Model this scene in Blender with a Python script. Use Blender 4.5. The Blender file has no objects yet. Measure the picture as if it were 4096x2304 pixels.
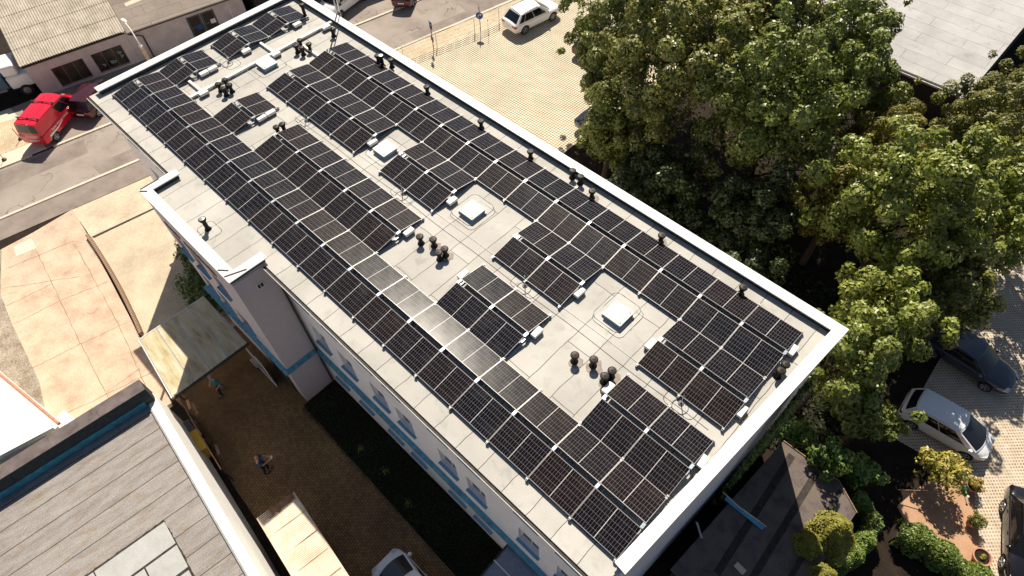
import bpy, bmesh, math, random
import numpy as np
from mathutils import Matrix, Vector
random.seed(7); rng = np.random.default_rng(7)
R = math.radians
SC = bpy.context.scene
COL = SC.collection
# ------------------------------------------------------------------ camera
cam_d = bpy.data.cameras.new('camera'); cam = bpy.data.objects.new('camera', cam_d); COL.objects.link(cam)
rv = np.array([2.37301599, 0.943504489, -0.344207270]); an = np.linalg.norm(rv); k_ = rv/an
K_ = np.array([[0,-k_[2],k_[1]],[k_[2],0,-k_[0]],[-k_[1],k_[0],0]])
RM = np.eye(3)+math.sin(an)*K_+(1-math.cos(an))*K_@K_
M = Matrix.Identity(4)
for i in range(3):
    M[i][0] = RM[0][i]; M[i][1] = -RM[1][i]; M[i][2] = -RM[2][i]
M[0][3], M[1][3], M[2][3] = 32.7498, -4.9009, 29.9972
cam.matrix_world = M
cam_d.sensor_width = 36; cam_d.lens = 36*2591.15/4096; cam_d.clip_start = .5; cam_d.clip_end = 500
SC.camera = cam
# ------------------------------------------------------------------ light
ELEV = R(50.0); SAZ = math.atan2(.714, -.70)      # direction towards the sun
sdir = Vector((math.cos(SAZ)*math.cos(ELEV), math.sin(SAZ)*math.cos(ELEV), math.sin(ELEV)))
sl = bpy.data.lights.new('sun', 'SUN'); sl.energy = 5.0; sl.angle = R(.5); sl.color = (1.0, .91, .77)
so = bpy.data.objects.new('sun', sl); COL.objects.link(so); so.rotation_euler = sdir.to_track_quat('Z', 'Y').to_euler()
so.location = (10, 10, 60)
W = bpy.data.worlds.new('World'); SC.world = W; W.use_nodes = True
wn = W.node_tree; wn.nodes.clear()
sky = wn.nodes.new('ShaderNodeTexSky'); sky.sky_type = 'NISHITA'; sky.sun_disc = False
sky.sun_elevation = ELEV; sky.sun_rotation = math.pi/2-SAZ
bg = wn.nodes.new('ShaderNodeBackground'); bg.inputs[1].default_value = .05
wo = wn.nodes.new('ShaderNodeOutputWorld'); wn.links.new(sky.outputs[0], bg.inputs[0]); wn.links.new(bg.outputs[0], wo.inputs[0])
SC.view_settings.view_transform = 'Standard'; SC.view_settings.look = 'None'
SC.view_settings.exposure = 0.42; SC.view_settings.gamma = 1
# ------------------------------------------------------------------ materials
class G:
    def __init__(s, name):
        s.m = bpy.data.materials.new(name); s.m.use_nodes = True; s.t = s.m.node_tree
        s.p = s.t.nodes['Principled BSDF']; s.out = s.t.nodes['Material Output']
        s._oc = None
    def n(s, typ, **kw):
        x = s.t.nodes.new(typ)
        for a, b in kw.items(): setattr(x, a, b)
        return x
    def set(s, sock, v):
        if isinstance(v, bpy.types.NodeSocket): s.t.links.new(v, sock)
        elif isinstance(v, (tuple, list)) and len(v) == 3 and sock.type == 'RGBA': sock.default_value = (*v, 1)
        else: sock.default_value = v
    def co(s):
        if s._oc is None: s._oc = s.n('ShaderNodeTexCoord').outputs['Object']
        return s._oc
    def m_(s, op, a, b=0.0, c=0.0):
        x = s.n('ShaderNodeMath', operation=op); s.set(x.inputs[0], a); s.set(x.inputs[1], b); s.set(x.inputs[2], c); return x.outputs[0]
    def xyz(s, v=None):
        x = s.n('ShaderNodeSeparateXYZ'); s.set(x.inputs[0], v or s.co()); return x.outputs
    def vec(s, a, b, c=0.0):
        x = s.n('ShaderNodeCombineXYZ'); s.set(x.inputs[0], a); s.set(x.inputs[1], b); s.set(x.inputs[2], c); return x.outputs[0]
    def noise(s, scale, detail=3, vec=None, rough=.5, dist=0.0):
        x = s.n('ShaderNodeTexNoise'); s.set(x.inputs['Vector'], vec or s.co()); x.inputs['Scale'].default_value = scale
        x.inputs['Detail'].default_value = detail; x.inputs['Roughness'].default_value = rough; x.inputs['Distortion'].default_value = dist
        return x.outputs[0]
    def ramp(s, f, stops):
        x = s.n('ShaderNodeValToRGB'); s.set(x.inputs[0], f); e = x.color_ramp.elements
        while len(e) < len(stops): e.new(.5)
        for i, (p, c) in enumerate(stops):
            e[i].position = p; e[i].color = (*c, 1) if isinstance(c, tuple) else (c, c, c, 1)
        return x.outputs[0]
    def mix(s, f, a, b, mode='MIX'):
        x = s.n('ShaderNodeMix', data_type='RGBA', blend_type=mode); s.set(x.inputs[0], f); s.set(x.inputs[6], a); s.set(x.inputs[7], b); return x.outputs[2]
    def bump(s, h, st=.3, d=.02):
        x = s.n('ShaderNodeBump'); x.inputs['Strength'].default_value = st; x.inputs['Distance'].default_value = d
        s.set(x.inputs['Height'], h); s.t.links.new(x.outputs[0], s.p.inputs['Normal'])
    def fin(s, col=None, rough=.7, metal=0.0, spec=.5, **kw):
        if col is not None: s.set(s.p.inputs['Base Color'], col)
        s.set(s.p.inputs['Roughness'], rough); s.set(s.p.inputs['Metallic'], metal); s.p.inputs['Specular IOR Level'].default_value = spec
        for a, b in kw.items(): s.set(s.p.inputs[a.replace('_', ' ')], b)
        return s.m
def plain(name, c, rough=.6, metal=0.0, var=.12, scale=6.0, spec=.4, bump=0.0, **kw):
    g = G(name); f = g.noise(scale, 5)
    c2 = tuple(max(0, x*(1-var*1.6)) for x in c); c1 = tuple(min(1, x*(1+var)) for x in c)
    col = g.ramp(f, [(.3, c2), (.7, c1)])
    if bump: g.bump(g.noise(scale*8, 3), bump)
    return g.fin(col, rough, metal, spec, **kw)
MT = {}
def M_(n): return MT[n]
# roof membrane: bitumen sheets one metre wide laid across the roof
def membrane(name, base, dark, seam, horiz=True, speck=45):
    g = G(name); x, y, z = g.xyz()
    wob = g.noise(1.2, 2); wv = g.m_('MULTIPLY', g.m_('SUBTRACT', wob, .5), .12)
    a = g.m_('ADD', x, wv); b = g.m_('ADD', y, wv)
    vec = g.vec(b, a) if horiz else g.vec(a, b)
    br = g.n('ShaderNodeTexBrick'); g.set(br.inputs['Vector'], vec); br.offset = .43; br.inputs['Scale'].default_value = 1
    br.inputs['Mortar Size'].default_value = .011; br.inputs['Brick Width'].default_value = 4.6; br.inputs['Row Height'].default_value = 1.02
    br.inputs['Mortar Smooth'].default_value = .1; br.inputs['Bias'].default_value = 0
    br.inputs['Color1'].default_value = (.93, .93, .93, 1); br.inputs['Color2'].default_value = (1.05, 1.05, 1.05, 1)
    sp = g.ramp(g.noise(speck, 2, rough=.8), [(.35, dark), (.62, base)])
    bl = g.ramp(g.noise(.55, 5), [(.3, .82), (.7, 1.05)])
    st = g.ramp(g.noise(2.3, 6, dist=.6), [(.25, .70), (.42, .97), (.5, 1.0)])
    c = g.mix(1, sp, bl, 'MULTIPLY'); c = g.mix(.6, c, st, 'MULTIPLY'); c = g.mix(1, c, br.outputs['Color'], 'MULTIPLY')
    gate = g.ramp(g.noise(.9, 4), [(.38, .15), (.6, 1.0)])
    f = g.m_('MULTIPLY', br.outputs['Fac'], gate)
    c = g.mix(f, c, seam); g.bump(g.noise(speck, 2), .25, .01)
    return g.fin(c, .85, 0, .3)
MT['membrane'] = membrane('roof_membrane', (.60, .575, .525), (.46, .44, .40), (.10, .085, .07))
def hexgrid(name):      # pale square setts, grass joints
    g = G(name); x, y, z = g.xyz(); s = .19
    fx = g.m_('FRACT', g.m_('DIVIDE', x, s)); fy = g.m_('FRACT', g.m_('DIVIDE', y, s))
    lx = g.m_('LESS_THAN', fx, .21); ly = g.m_('LESS_THAN', fy, .21); f = g.m_('MAXIMUM', lx, ly)
    st = g.ramp(g.noise(1.1, 5), [(.3, (.72, .63, .49)), (.7, (.80, .72, .57))])
    jt = g.ramp(g.noise(5, 3), [(.35, (.12, .07, .03)), (.62, (.14, .12, .035)), (.74, (.2, .15, .09))])
    sg = g.ramp(g.noise(.35, 3), [(.3, .9), (.6, 1.03)])
    c = g.mix(f, st, jt); g.bump(g.m_('SUBTRACT', 1.0, f), .4, .01)
    return g.fin(g.mix(1, c, sg, 'MULTIPLY'), .9, 0, .2)
MT['lot_setts'] = hexgrid('grass_joint_setts')
def lattice(name):      # concrete grass pavers with diamond cells
    g = G(name); x, y, z = g.xyz()
    u = g.m_('DIVIDE', g.m_('ADD', x, y), .131*1.414); v = g.m_('DIVIDE', g.m_('SUBTRACT', y, x), .150*1.414)
    iu = g.m_('FLOOR', u); iv = g.m_('FLOOR', v)
    fu = g.m_('ABSOLUTE', g.m_('SUBTRACT', g.m_('FRACT', u), .5)); fv = g.m_('ABSOLUTE', g.m_('SUBTRACT', g.m_('FRACT', v), .5))
    f = g.m_('MULTIPLY', g.m_('LESS_THAN', fu, .28), g.m_('LESS_THAN', fv, .27))
    wn_ = g.n('ShaderNodeTexWhiteNoise', noise_dimensions='2D'); g.set(wn_.inputs['Vector'], g.vec(iu, iv))
    cell = g.ramp(wn_.outputs[0], [(.0, (.20, .13, .08)), (.5, (.36, .25, .18)), (.9, (.30, .20, .07)), (1.0, (.52, .44, .35))])
    cl2 = g.mix(g.ramp(g.noise(.6, 4), [(.45, 0.0), (.7, .8)]), cell, (.50, .40, .32))
    st = g.ramp(g.noise(2, 5), [(.3, (.52, .44, .34)), (.7, (.66, .58, .46))])
    g.bump(g.m_('SUBTRACT', 1.0, f), .5, .02)
    return g.fin(g.mix(f, st, cl2), .9, 0, .2)
MT['lattice'] = lattice('grass_paver_lattice')
def herring(name, c1, c2, joint, s=.105, jw=.07):
    g = G(name); x, y, z = g.xyz(); X = g.m_('DIVIDE', x, s); Y = g.m_('DIVIDE', y, s)
    i = g.m_('FLOOR', X); j = g.m_('FLOOR', Y); fx = g.m_('FRACT', X); fy = g.m_('FRACT', Y)
    h = g.m_('FLOORED_MODULO', g.m_('SUBTRACT', i, j), 4.0)
    def eq(k): return g.m_('COMPARE', h, float(k), .1)
    def edge(c, k): return g.m_('MULTIPLY', c, g.m_('SUBTRACT', 1.0, eq(k)))
    e = g.m_('MAXIMUM', edge(g.m_('LESS_THAN', fx, jw), 1), edge(g.m_('GREATER_THAN', fx, 1-jw), 0))
    e2 = g.m_('MAXIMUM', edge(g.m_('LESS_THAN', fy, jw), 2), edge(g.m_('GREATER_THAN', fy, 1-jw), 3))
    f = g.m_('MAXIMUM', e, e2)
    bi = g.m_('SUBTRACT', i, eq(1)); bj = g.m_('SUBTRACT', j, eq(2))
    w = g.n('ShaderNodeTexWhiteNoise', noise_dimensions='2D'); g.set(w.inputs['Vector'], g.vec(bi, bj))
    c = g.mix(w.outputs[0], c1, c2); dirt = g.ramp(g.noise(.5, 5), [(.3, .7), (.65, 1.05)])
    c = g.mix(1, c, dirt, 'MULTIPLY'); g.bump(g.m_('SUBTRACT', 1.0, f), .4, .008)
    return g.fin(g.mix(f, c, joint), .9, 0, .25)
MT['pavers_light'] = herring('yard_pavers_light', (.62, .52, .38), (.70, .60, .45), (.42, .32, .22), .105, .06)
MT['pavers_shaded'] = herring('yard_pavers_shaded', (.20, .125, .065), (.30, .195, .09), (.035, .02, .014), .105, .085)  # same pavers as the light ones, with the yard's shade put into the colour
MT['pavers_canopy'] = MT['pavers_light']
def ground(name, stops, scale, crack=None, bump=.3, speck=30, sp=(.85, 1.1), rough=.92):
    g = G(name); c = g.ramp(g.noise(scale, 7, rough=.6), stops)
    c = g.mix(1, c, g.ramp(g.noise(speck, 3, rough=.8), [(.3, sp[0]), (.7, sp[1])]), 'MULTIPLY')
    if crack:
        v = g.n('ShaderNodeTexVoronoi', feature='DISTANCE_TO_EDGE'); v.inputs['Scale'].default_value = crack[0]
        dv = g.n('ShaderNodeVectorMath', operation='ADD'); g.set(dv.inputs[0], g.co())
        nn = g.n('ShaderNodeTexNoise'); nn.inputs['Scale'].default_value = 1.6; nn.inputs['Detail'].default_value = 5; g.set(nn.inputs['Vector'], g.co()); g.t.links.new(nn.outputs['Color'], dv.inputs[1])
        g.set(v.inputs['Vector'], dv.outputs[0])
        f = g.m_('MULTIPLY', g.m_('LESS_THAN', v.outputs[0], crack[1]), g.ramp(g.noise(.5, 4), [(.45, 0.0), (.6, .7)]))
        c = g.mix(f, c, crack[2])
    g.bump(g.noise(speck, 4), bump, .01)
    return g.fin(c, rough, 0, .25)
MT['asphalt'] = ground('asphalt', [(.25, (.24, .195, .165)), (.5, (.34, .29, .25)), (.75, (.42, .36, .31))], .35, (.45, .012, (.12, .09, .07)))
MT['asphalt_dark'] = ground('asphalt_patch', [(.3, (.21, .17, .145)), (.7, (.33, .275, .24))], .8)
MT['concrete'] = ground('old_concrete', [(.25, (.44, .31, .22)), (.5, (.62, .46, .34)), (.75, (.70, .56, .42))], .9, (1.1, .006, (.28, .18, .11)), .6, 14, (.8, 1.1))
MT['concrete_pale'] = ground('pale_concrete', [(.3, (.66, .56, .43)), (.7, (.76, .68, .54))], 1.5)
MT['gravel'] = ground('gravel', [(.3, (.22, .17, .13)), (.5, (.34, .29, .23)), (.75, (.42, .36, .30))], 1.3, None, .8, 12, (.45, 1.35))
MT['sand'] = ground('garden_sand', [(.3, (.42, .24, .14)), (.7, (.55, .34, .22))], 1.3, None, .4, 30, (.75, 1.15))
MT['soil'] = ground('soil', [(.3, (.014, .009, .006)), (.7, (.035, .023, .014))], 1.5, None, .6, 14, (.5, 1.4))
MT['cobble'] = herring('cobble_setts', (.62, .50, .34), (.74, .64, .48), (.40, .28, .14), .10, .12)
MT['joint'] = plain('joint_dirt', (.13, .08, .05), .95)
MT['kerb'] = plain('kerb_stone', (.66, .58, .47), .85, var=.1, scale=3)
MT['moss_bitumen'] = ground('mossy_bitumen', [(.3, (.09, .07, .06)), (.5, (.16, .13, .12)), (.75, (.19, .155, .09))], 1.6, None, .6, 25, (.6, 1.3))
MT['plaster'] = plain('white_plaster', (.87, .825, .83), .9, var=.03, scale=2.5, bump=.15)
MT['plaster_bay'] = plain('mauve_shaded_plaster', (.56, .49, .50), .9, var=.03, scale=2.5, bump=.15)  # darker than the facade; shading of the bay is put into its plaster
MT['plaster_grey'] = plain('weathered_plaster', (.58, .50, .48), .95, var=.10, scale=1.3, bump=.2)
MT['plaster_cream'] = plain('cream_plaster', (.90, .88, .83), .9, var=.03, scale=1.5)
MT['coping'] = plain('coping_sheet', (.82, .81, .78), .45, 0, var=.05, scale=1.8, spec=.5)
MT['coping_dark'] = plain('parapet_upstand', (.035, .045, .048), .8, var=.2)
MT['belt'] = plain('zinc_sky_tint_flashing', (.11, .32, .43), .5, .2, var=.22, scale=5)  # blue of the reflected sky is put into the flashing colour
MT['upstand_blue'] = plain('blue_upstand', (.05,.24,.36), .5, .2, var=.25, scale=4)
MT['sill'] = plain('blue_grey_sill', (.20, .42, .55), .4, .2, var=.05)
MT['gutter'] = plain('dark_gutter', (.05, .042, .036), .7, var=.3)
MT['white_trim'] = plain('white_trim', (.80, .78, .74), .5, var=.03)
MT['alu'] = plain('aluminium', (.40, .39, .38), .5, .5, var=.06)
MT['alu_blue'] = plain('aluminium_rail', (.34, .38, .44), .4, .8, var=.08)
MT['box_white'] = plain('white_enclosure', (.82, .80, .74), .5, var=.02)
MT['vent'] = plain('black_vent_plastic', (.014, .010, .009), .6, var=.3, spec=.25)
MT['vent_lid'] = plain('brown_vent_lid', (.03, .02, .016), .5, var=.3, scale=14, spec=.3)
MT['vent_metal'] = plain('galvanised_lid', (.62, .62, .58), .35, .7)
MT['stain'] = plain('rust_stain', (.33, .28, .245), .9, var=.15)
MT['patch'] = membrane('roof_patch_sheet', (.62, .60, .55), (.50, .485, .45), (.42, .41, .38), True, 55)
MT['seam'] = plain('bitumen_seam', (.05, .04, .035), .9, var=.3)
MT['dome'] = plain('skylight_dome', (.86, .84, .76), .3, var=.02, spec=.5)
MT['curb'] = plain('skylight_curb', (.28, .42, .48), .5, var=.08)
MT['glass'] = plain('window_glass', (.03, .045, .05), .05, 0, var=.1, spec=.9)
MT['tint'] = plain('car_glass', (.012, .012, .014), .06, 0, var=.1, spec=.7)
MT['rubber'] = plain('rubber', (.018, .017, .016), .8)
MT['rim'] = plain('alloy_rim', (.55, .55, .55), .3, .8)
MT['chrome'] = plain('chrome', (.7, .7, .7), .12, 1)
MT['black_trim'] = plain('black_trim', (.02, .02, .02), .5)
MT['lamp_red'] = plain('tail_lens', (.35, .01, .01), .15, spec=.7)
MT['lamp_clear'] = plain('head_lens', (.6, .62, .62), .08, spec=.9)
MT['plate'] = plain('number_plate', (.78, .78, .74), .4)
MT['blue'] = plain('sign_blue', (.012, .075, .30), .4)
MT['white'] = plain('sign_white', (.82, .82, .80), .5)
MT['steel'] = plain('galvanised_steel', (.50, .49, .47), .4, .6)
MT['steel_dark'] = plain('dark_steel', (.06, .045, .04), .5, .3)
MT['white_paint'] = plain('white_railing_paint', (.80, .78, .72), .5)
MT['wood'] = plain('weathered_wood', (.32, .20, .12), .85, var=.25, scale=9)
MT['concrete_post'] = plain('concrete_post', (.50, .36, .22), .85, var=.15)
MT['yellow'] = plain('yellow_plastic', (.80, .50, .05), .45, var=.05)
MT['grey_plastic'] = plain('grey_plastic', (.16, .15, .155), .55, var=.1)
MT['terracotta'] = plain('terracotta', (.52, .26, .18), .8, var=.12)
MT['green_plastic'] = plain('green_plastic', (.01, .17, .07), .35)
MT['skin'] = plain('skin', (.55, .27, .17), .6, var=.06)
MT['shirt'] = plain('navy_shirt', (.03, .10, .20), .85)
MT['shirt_teal'] = plain('teal_shirt', (.02, .22, .28), .85)
MT['jeans'] = plain('dark_jeans', (.025, .03, .05), .9)
MT['hair'] = plain('grey_hair', (.30, .25, .22), .8)
MT['hair_dark'] = plain('dark_hair', (.03, .02, .015), .7)
MT['shed_glass'] = plain('dirty_shop_glass', (.055, .045, .035), .25, var=.5, scale=1.5)
MT['graffiti'] = plain('graffiti_paint', (.42, .45, .45), .6)
MT['door_grey'] = plain('grey_door', (.085, .095, .085), .7, var=.2)
MT['bark'] = plain('bark', (.075, .05, .035), .95, var=.3, scale=8, bump=.5)
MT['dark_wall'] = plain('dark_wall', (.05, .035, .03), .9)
MT['lettering'] = plain('dark_lettering', (.03, .022, .015), .4)
MT['lettering_gold'] = plain('gold_lettering', (.30, .22, .08), .4, .4)
MT['red'] = plain('red_car_paint', (.70, .006, .03), .22, var=.04, spec=.6, Coat_Weight=.6)
MT['white_car'] = plain('white_car_paint', (.87, .87, .86), .25, var=.02, spec=.6, Coat_Weight=.5)
MT['white_blue_car'] = MT['white_car']
MT['darkred'] = plain('maroon_car_paint', (.05, .003, .006), .2, var=.05, spec=.6, Coat_Weight=.6)
MT['black_car'] = plain('black_car_paint', (.012, .010, .012), .12, var=.1, spec=.7, Coat_Weight=.7)
MT['grey_car'] = plain('anthracite_car_paint', (.045, .05, .065), .2, .3, var=.05, spec=.7, Coat_Weight=.7)
MT['truck_blue'] = plain('blue_truck_paint', (.02, .09, .18), .35)
def cells(name, face):
    g = G(name); x, y, z = g.xyz()
    L, Wd = 1.722, 1.134
    # u along the length with a broad bar in the middle, v in six columns
    half = g.m_('FRACT', g.m_('DIVIDE', x, L/2))
    bar = g.m_('LESS_THAN', g.m_('ABSOLUTE', g.m_('SUBTRACT', x, L/2)), .011)
    cu = g.m_('FRACT', g.m_('MULTIPLY', half, 9.0)); lu = g.m_('LESS_THAN', g.m_('ABSOLUTE', g.m_('SUBTRACT', cu, .5)), .474)
    v = g.m_('DIVIDE', g.m_('SUBTRACT', y, .018), (Wd-.036)/6)
    cv = g.m_('FRACT', v); lv = g.m_('LESS_THAN', g.m_('ABSOLUTE', g.m_('SUBTRACT', cv, .5)), .484)
    cell = g.m_('MULTIPLY', g.m_('MULTIPLY', lu, lv), g.m_('SUBTRACT', 1.0, bar))
    bus = g.m_('LESS_THAN', g.m_('FRACT', g.m_('MULTIPLY', v, 9.0)), .10)
    oi = g.n('ShaderNodeObjectInfo')
    w = g.n('ShaderNodeTexWhiteNoise', noise_dimensions='3D'); g.set(w.inputs['Vector'], g.vec(g.m_('FLOOR', g.m_('MULTIPLY', x, 18/L)), g.m_('FLOOR', v), g.m_('MULTIPLY', oi.outputs['Random'], 40.0)))
    dark = g.mix(w.outputs[0], (.003, .0025, .005), (.007, .007, .013))
    line = g.mix(bar, (.21, .21, .215), (.55, .54, .52))
    dark = g.mix(g.m_('MULTIPLY', oi.outputs['Random'], .8), dark, (.013, .006, .005))  # brown reflected sheen put into the cell colour, random per panel
    dust = g.ramp(g.noise(1.3, 4, g.vec(x, y, g.m_('MULTIPLY', oi.outputs['Random'], 9.0))), [(.5, 0.0), (.8, .035)])
    col = g.mix(dust, g.mix(cell, line, dark), (.45, .40, .34))
    ro = g.m_('ADD', .15, g.m_('MULTIPLY', g.noise(2.5, 3), .10))
    return g.fin(col, ro, 0, .15)
MT['cells'] = cells('solar_cells', 0)
def leafmat(name, a, b, c, rough=.42, tr=.08):
    g = G(name); ge = g.n('ShaderNodeNewGeometry'); r = ge.outputs['Random Per Island']
    col = g.ramp(r, [(0, a), (.55, b), (1, c)])
    big = g.ramp(g.noise(.45, 3), [(.35, .72), (.65, 1.12)]); col = g.mix(1, col, big, 'MULTIPLY')
    g.fin(col, rough, 0, .45)
    t = g.n('ShaderNodeBsdfTranslucent'); g.set(t.inputs[0], g.mix(1, col, (1.3, 1.25, .5), 'MULTIPLY'))
    mx = g.n('ShaderNodeMixShader'); mx.inputs[0].default_value = tr
    g.t.links.new(g.p.outputs[0], mx.inputs[1]); g.t.links.new(t.outputs[0], mx.inputs[2]); g.t.links.new(mx.outputs[0], g.out.inputs[0])
    return g.m
MT['maple'] = leafmat('maple_leaves', (.10, .13, .015), (.18, .22, .03), (.30, .32, .09))
MT['maple_light'] = leafmat('maple_leaves_light', (.14, .17, .015), (.24, .28, .035), (.36, .38, .11))
MT['maple_b'] = leafmat('maple_leaves_autumn', (.10, .12, .016), (.19, .215, .035), (.34, .28, .08))
MT['birch'] = leafmat('birch_leaves', (.12, .11, .010), (.21, .19, .02), (.30, .27, .05), .5)
MT['willow'] = leafmat('willow_leaves', (.12, .13, .016), (.20, .20, .03), (.26, .25, .07), .5)
MT['ash'] = leafmat('ash_leaves', (.10, .18, .02), (.17, .27, .035), (.26, .34, .09))
MT['shade_leaves'] = leafmat('leaves_painted_shade', (.022, .034, .007), (.04, .058, .012), (.09, .12, .03))  # deep shade on the low trees is painted into this leaf colour
MT['thuja'] = leafmat('thuja_foliage', (.17, .17, .015), (.27, .26, .025), (.38, .33, .05), .6)
MT['ivy'] = leafmat('ivy_leaves', (.05, .10, .015), (.09, .16, .03), (.15, .21, .05))
MT['yellow_leaf'] = leafmat('yellow_leaves', (.28, .27, .03), (.45, .40, .07), (.52, .38, .12))
MT['ivy_light'] = leafmat('hedge_leaves', (.09, .15, .015), (.16, .23, .03), (.26, .32, .07))
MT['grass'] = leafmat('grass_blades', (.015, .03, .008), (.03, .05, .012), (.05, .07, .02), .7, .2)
MT['flower'] = leafmat('heather_flowers', (.28, .22, .03), (.42, .28, .04), (.35, .33, .08), .6)
# ------------------------------------------------------------------ mesh helpers
class MB:
    def __init__(s): s.v = []; s.f = []; s.mi = []; s.cur = 0
    def add(s, vs, fs, mi=None):
        o = len(s.v); s.v += [tuple(map(float, p)) for p in vs]; s.f += [tuple(i+o for i in f) for f in fs]; s.mi += [s.cur if mi is None else mi]*len(fs); return s
    def box(s, x0, x1, y0, y1, z0, z1):
        return s.add([(x0,y0,z0),(x1,y0,z0),(x1,y1,z0),(x0,y1,z0),(x0,y0,z1),(x1,y0,z1),(x1,y1,z1),(x0,y1,z1)],
                     [(0,3,2,1),(4,5,6,7),(0,1,5,4),(1,2,6,5),(2,3,7,6),(3,0,4,7)])
    def prism(s, pts, z0, z1):
        n = len(pts); return s.add([(x,y,z0) for x,y in pts]+[(x,y,z1) for x,y in pts],
                     [tuple(range(n-1,-1,-1)), tuple(range(n,2*n))]+[(i,(i+1)%n,n+(i+1)%n,n+i) for i in range(n)])
    def quad(s, *p): return s.add(p, [tuple(range(len(p)))])
    def beam(s, a, b, w, h, up=(0,0,1)):
        a = Vector(a); b = Vector(b); d = (b-a).normalized(); r = d.cross(Vector(up)); r = r.normalized() if r.length > 1e-5 else Vector((1,0,0)); u = r.cross(d)
        P = [a+r*i*w/2+u*j*h/2 for i,j in ((-1,-1),(1,-1),(1,1),(-1,1))]+[b+r*i*w/2+u*j*h/2 for i,j in ((-1,-1),(1,-1),(1,1),(-1,1))]
        return s.add(P, [(3,2,1,0),(4,5,6,7),(0,1,5,4),(1,2,6,5),(2,3,7,6),(3,0,4,7)])
    def cyl(s, a, b, r0, r1=None, n=12):
        r1 = r0 if r1 is None else r1; a = Vector(a); b = Vector(b); d = (b-a).normalized(); t = Vector((0,0,1)) if abs(d.z) < .9 else Vector((1,0,0))
        e = d.cross(t).normalized(); f = d.cross(e)
        A = [a+(e*math.cos(q)+f*math.sin(q))*r0 for q in (2*math.pi*i/n for i in range(n))]; B = [b+(e*math.cos(q)+f*math.sin(q))*r1 for q in (2*math.pi*i/n for i in range(n))]
        return s.add(A+B, [tuple(range(n-1,-1,-1)), tuple(range(n,2*n))]+[(i,(i+1)%n,n+(i+1)%n,n+i) for i in range(n)])
    def lathe(s, prof, c=(0,0,0), n=20):
        V = []; F = []
        for r, z in prof: V += [(c[0]+r*math.cos(2*math.pi*i/n), c[1]+r*math.sin(2*math.pi*i/n), c[2]+z) for i in range(n)]
        for k in range(len(prof)-1):
            for i in range(n): F.append((k*n+i, k*n+(i+1)%n, (k+1)*n+(i+1)%n, (k+1)*n+i))
        F.append(tuple(range(n-1,-1,-1))); F.append(tuple((len(prof)-1)*n+i for i in range(n)))
        return s.add(V, F)
    def tube(s, pts, r, n=6, closed=False):
        pts = [Vector(p) for p in pts]; m = len(pts); V = []; F = []
        for i, p in enumerate(pts):
            a = pts[(i-1) % m] if closed or i > 0 else p; b = pts[(i+1) % m] if closed or i < m-1 else p
            d = (b-a).normalized(); t = Vector((0,0,1)) if abs(d.z) < .9 else Vector((1,0,0)); e = d.cross(t).normalized(); f = d.cross(e)
            rr = r[i] if isinstance(r, (list, tuple)) else r
            V += [p+(e*math.cos(2*math.pi*q/n)+f*math.sin(2*math.pi*q/n))*rr for q in range(n)]
        for i in range(m if closed else m-1):
            j = (i+1) % m
            for q in range(n): F.append((i*n+q, i*n+(q+1)%n, j*n+(q+1)%n, j*n+q))
        if not closed: F += [tuple(range(n-1,-1,-1)), tuple((m-1)*n+q for q in range(n))]
        return s.add(V, F)
    def mesh(s, name, mats, smooth=False, angle=35):
        me = bpy.data.meshes.new(name); me.from_pydata(s.v, [], s.f); me.update()
        for m in (mats if isinstance(mats, (list, tuple)) else [mats]): me.materials.append(MT[m] if isinstance(m, str) else m)
        if any(s.mi): me.polygons.foreach_set('material_index', s.mi)
        bm = bmesh.new(); bm.from_mesh(me); bmesh.ops.recalc_face_normals(bm, faces=bm.faces); bm.to_mesh(me); bm.free()
        if smooth:
            me.polygons.foreach_set('use_smooth', [True]*len(me.polygons)); me.set_sharp_from_angle(angle=R(angle))
        return me
    def build(s, name, mats, parent=None, smooth=False, angle=35, bevel=0.0, loc=None, rot=None):
        o = bpy.data.objects.new(name, s.mesh(name, mats, smooth, angle)); COL.objects.link(o)
        if parent is not None: o.parent = parent
        if loc: o.location = loc
        if rot: o.rotation_euler = rot
        if bevel:
            b = o.modifiers.new('bevel', 'BEVEL'); b.width = bevel; b.segments = 2; b.limit_method = 'ANGLE'
        return o
def tag(o, label=None, cat=None, group=None, kind=None):
    if label: o['label'] = label
    if cat: o['category'] = cat
    if group: o['group'] = group
    if kind: o['kind'] = kind
    return o
def thing(name, label, cat, loc=(0,0,0), rz=0.0, group=None):
    o = bpy.data.objects.new(name, None); COL.objects.link(o); o.location = loc; o.rotation_euler = (0,0,rz); o.empty_display_size = .3
    return tag(o, label, cat, group)
def struct(name, pts, z, mat, th=.02):
    return tag(MB().prism(pts, z-th, z).build(name, mat), kind='structure')
def copy_tree(o, parent=None, loc=None, rz=None, label=None):
    c = o.copy(); COL.objects.link(c); c.parent = parent
    if loc is not None: c.location = loc
    if rz is not None: c.rotation_euler = (0,0,rz)
    if label: c['label'] = label
    for ch in list(o.children): copy_tree(ch, c)
    return c
def cut(o, cutter, solver='EXACT'):
    me = cutter.mesh('cutter', 'black_trim'); co = bpy.data.objects.new('cutter', me); COL.objects.link(co)
    par = o.parent; o.parent = None
    md = o.modifiers.new('b', 'BOOLEAN'); md.object = co; md.operation = 'DIFFERENCE'; md.solver = solver
    dg = bpy.context.evaluated_depsgraph_get(); ev = o.evaluated_get(dg); nm = bpy.data.meshes.new_from_object(ev)
    o.modifiers.remove(md); old = o.data; o.data = nm; nm.name = old.name; o.parent = par
    bpy.data.objects.remove(co); 
    return o
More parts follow.
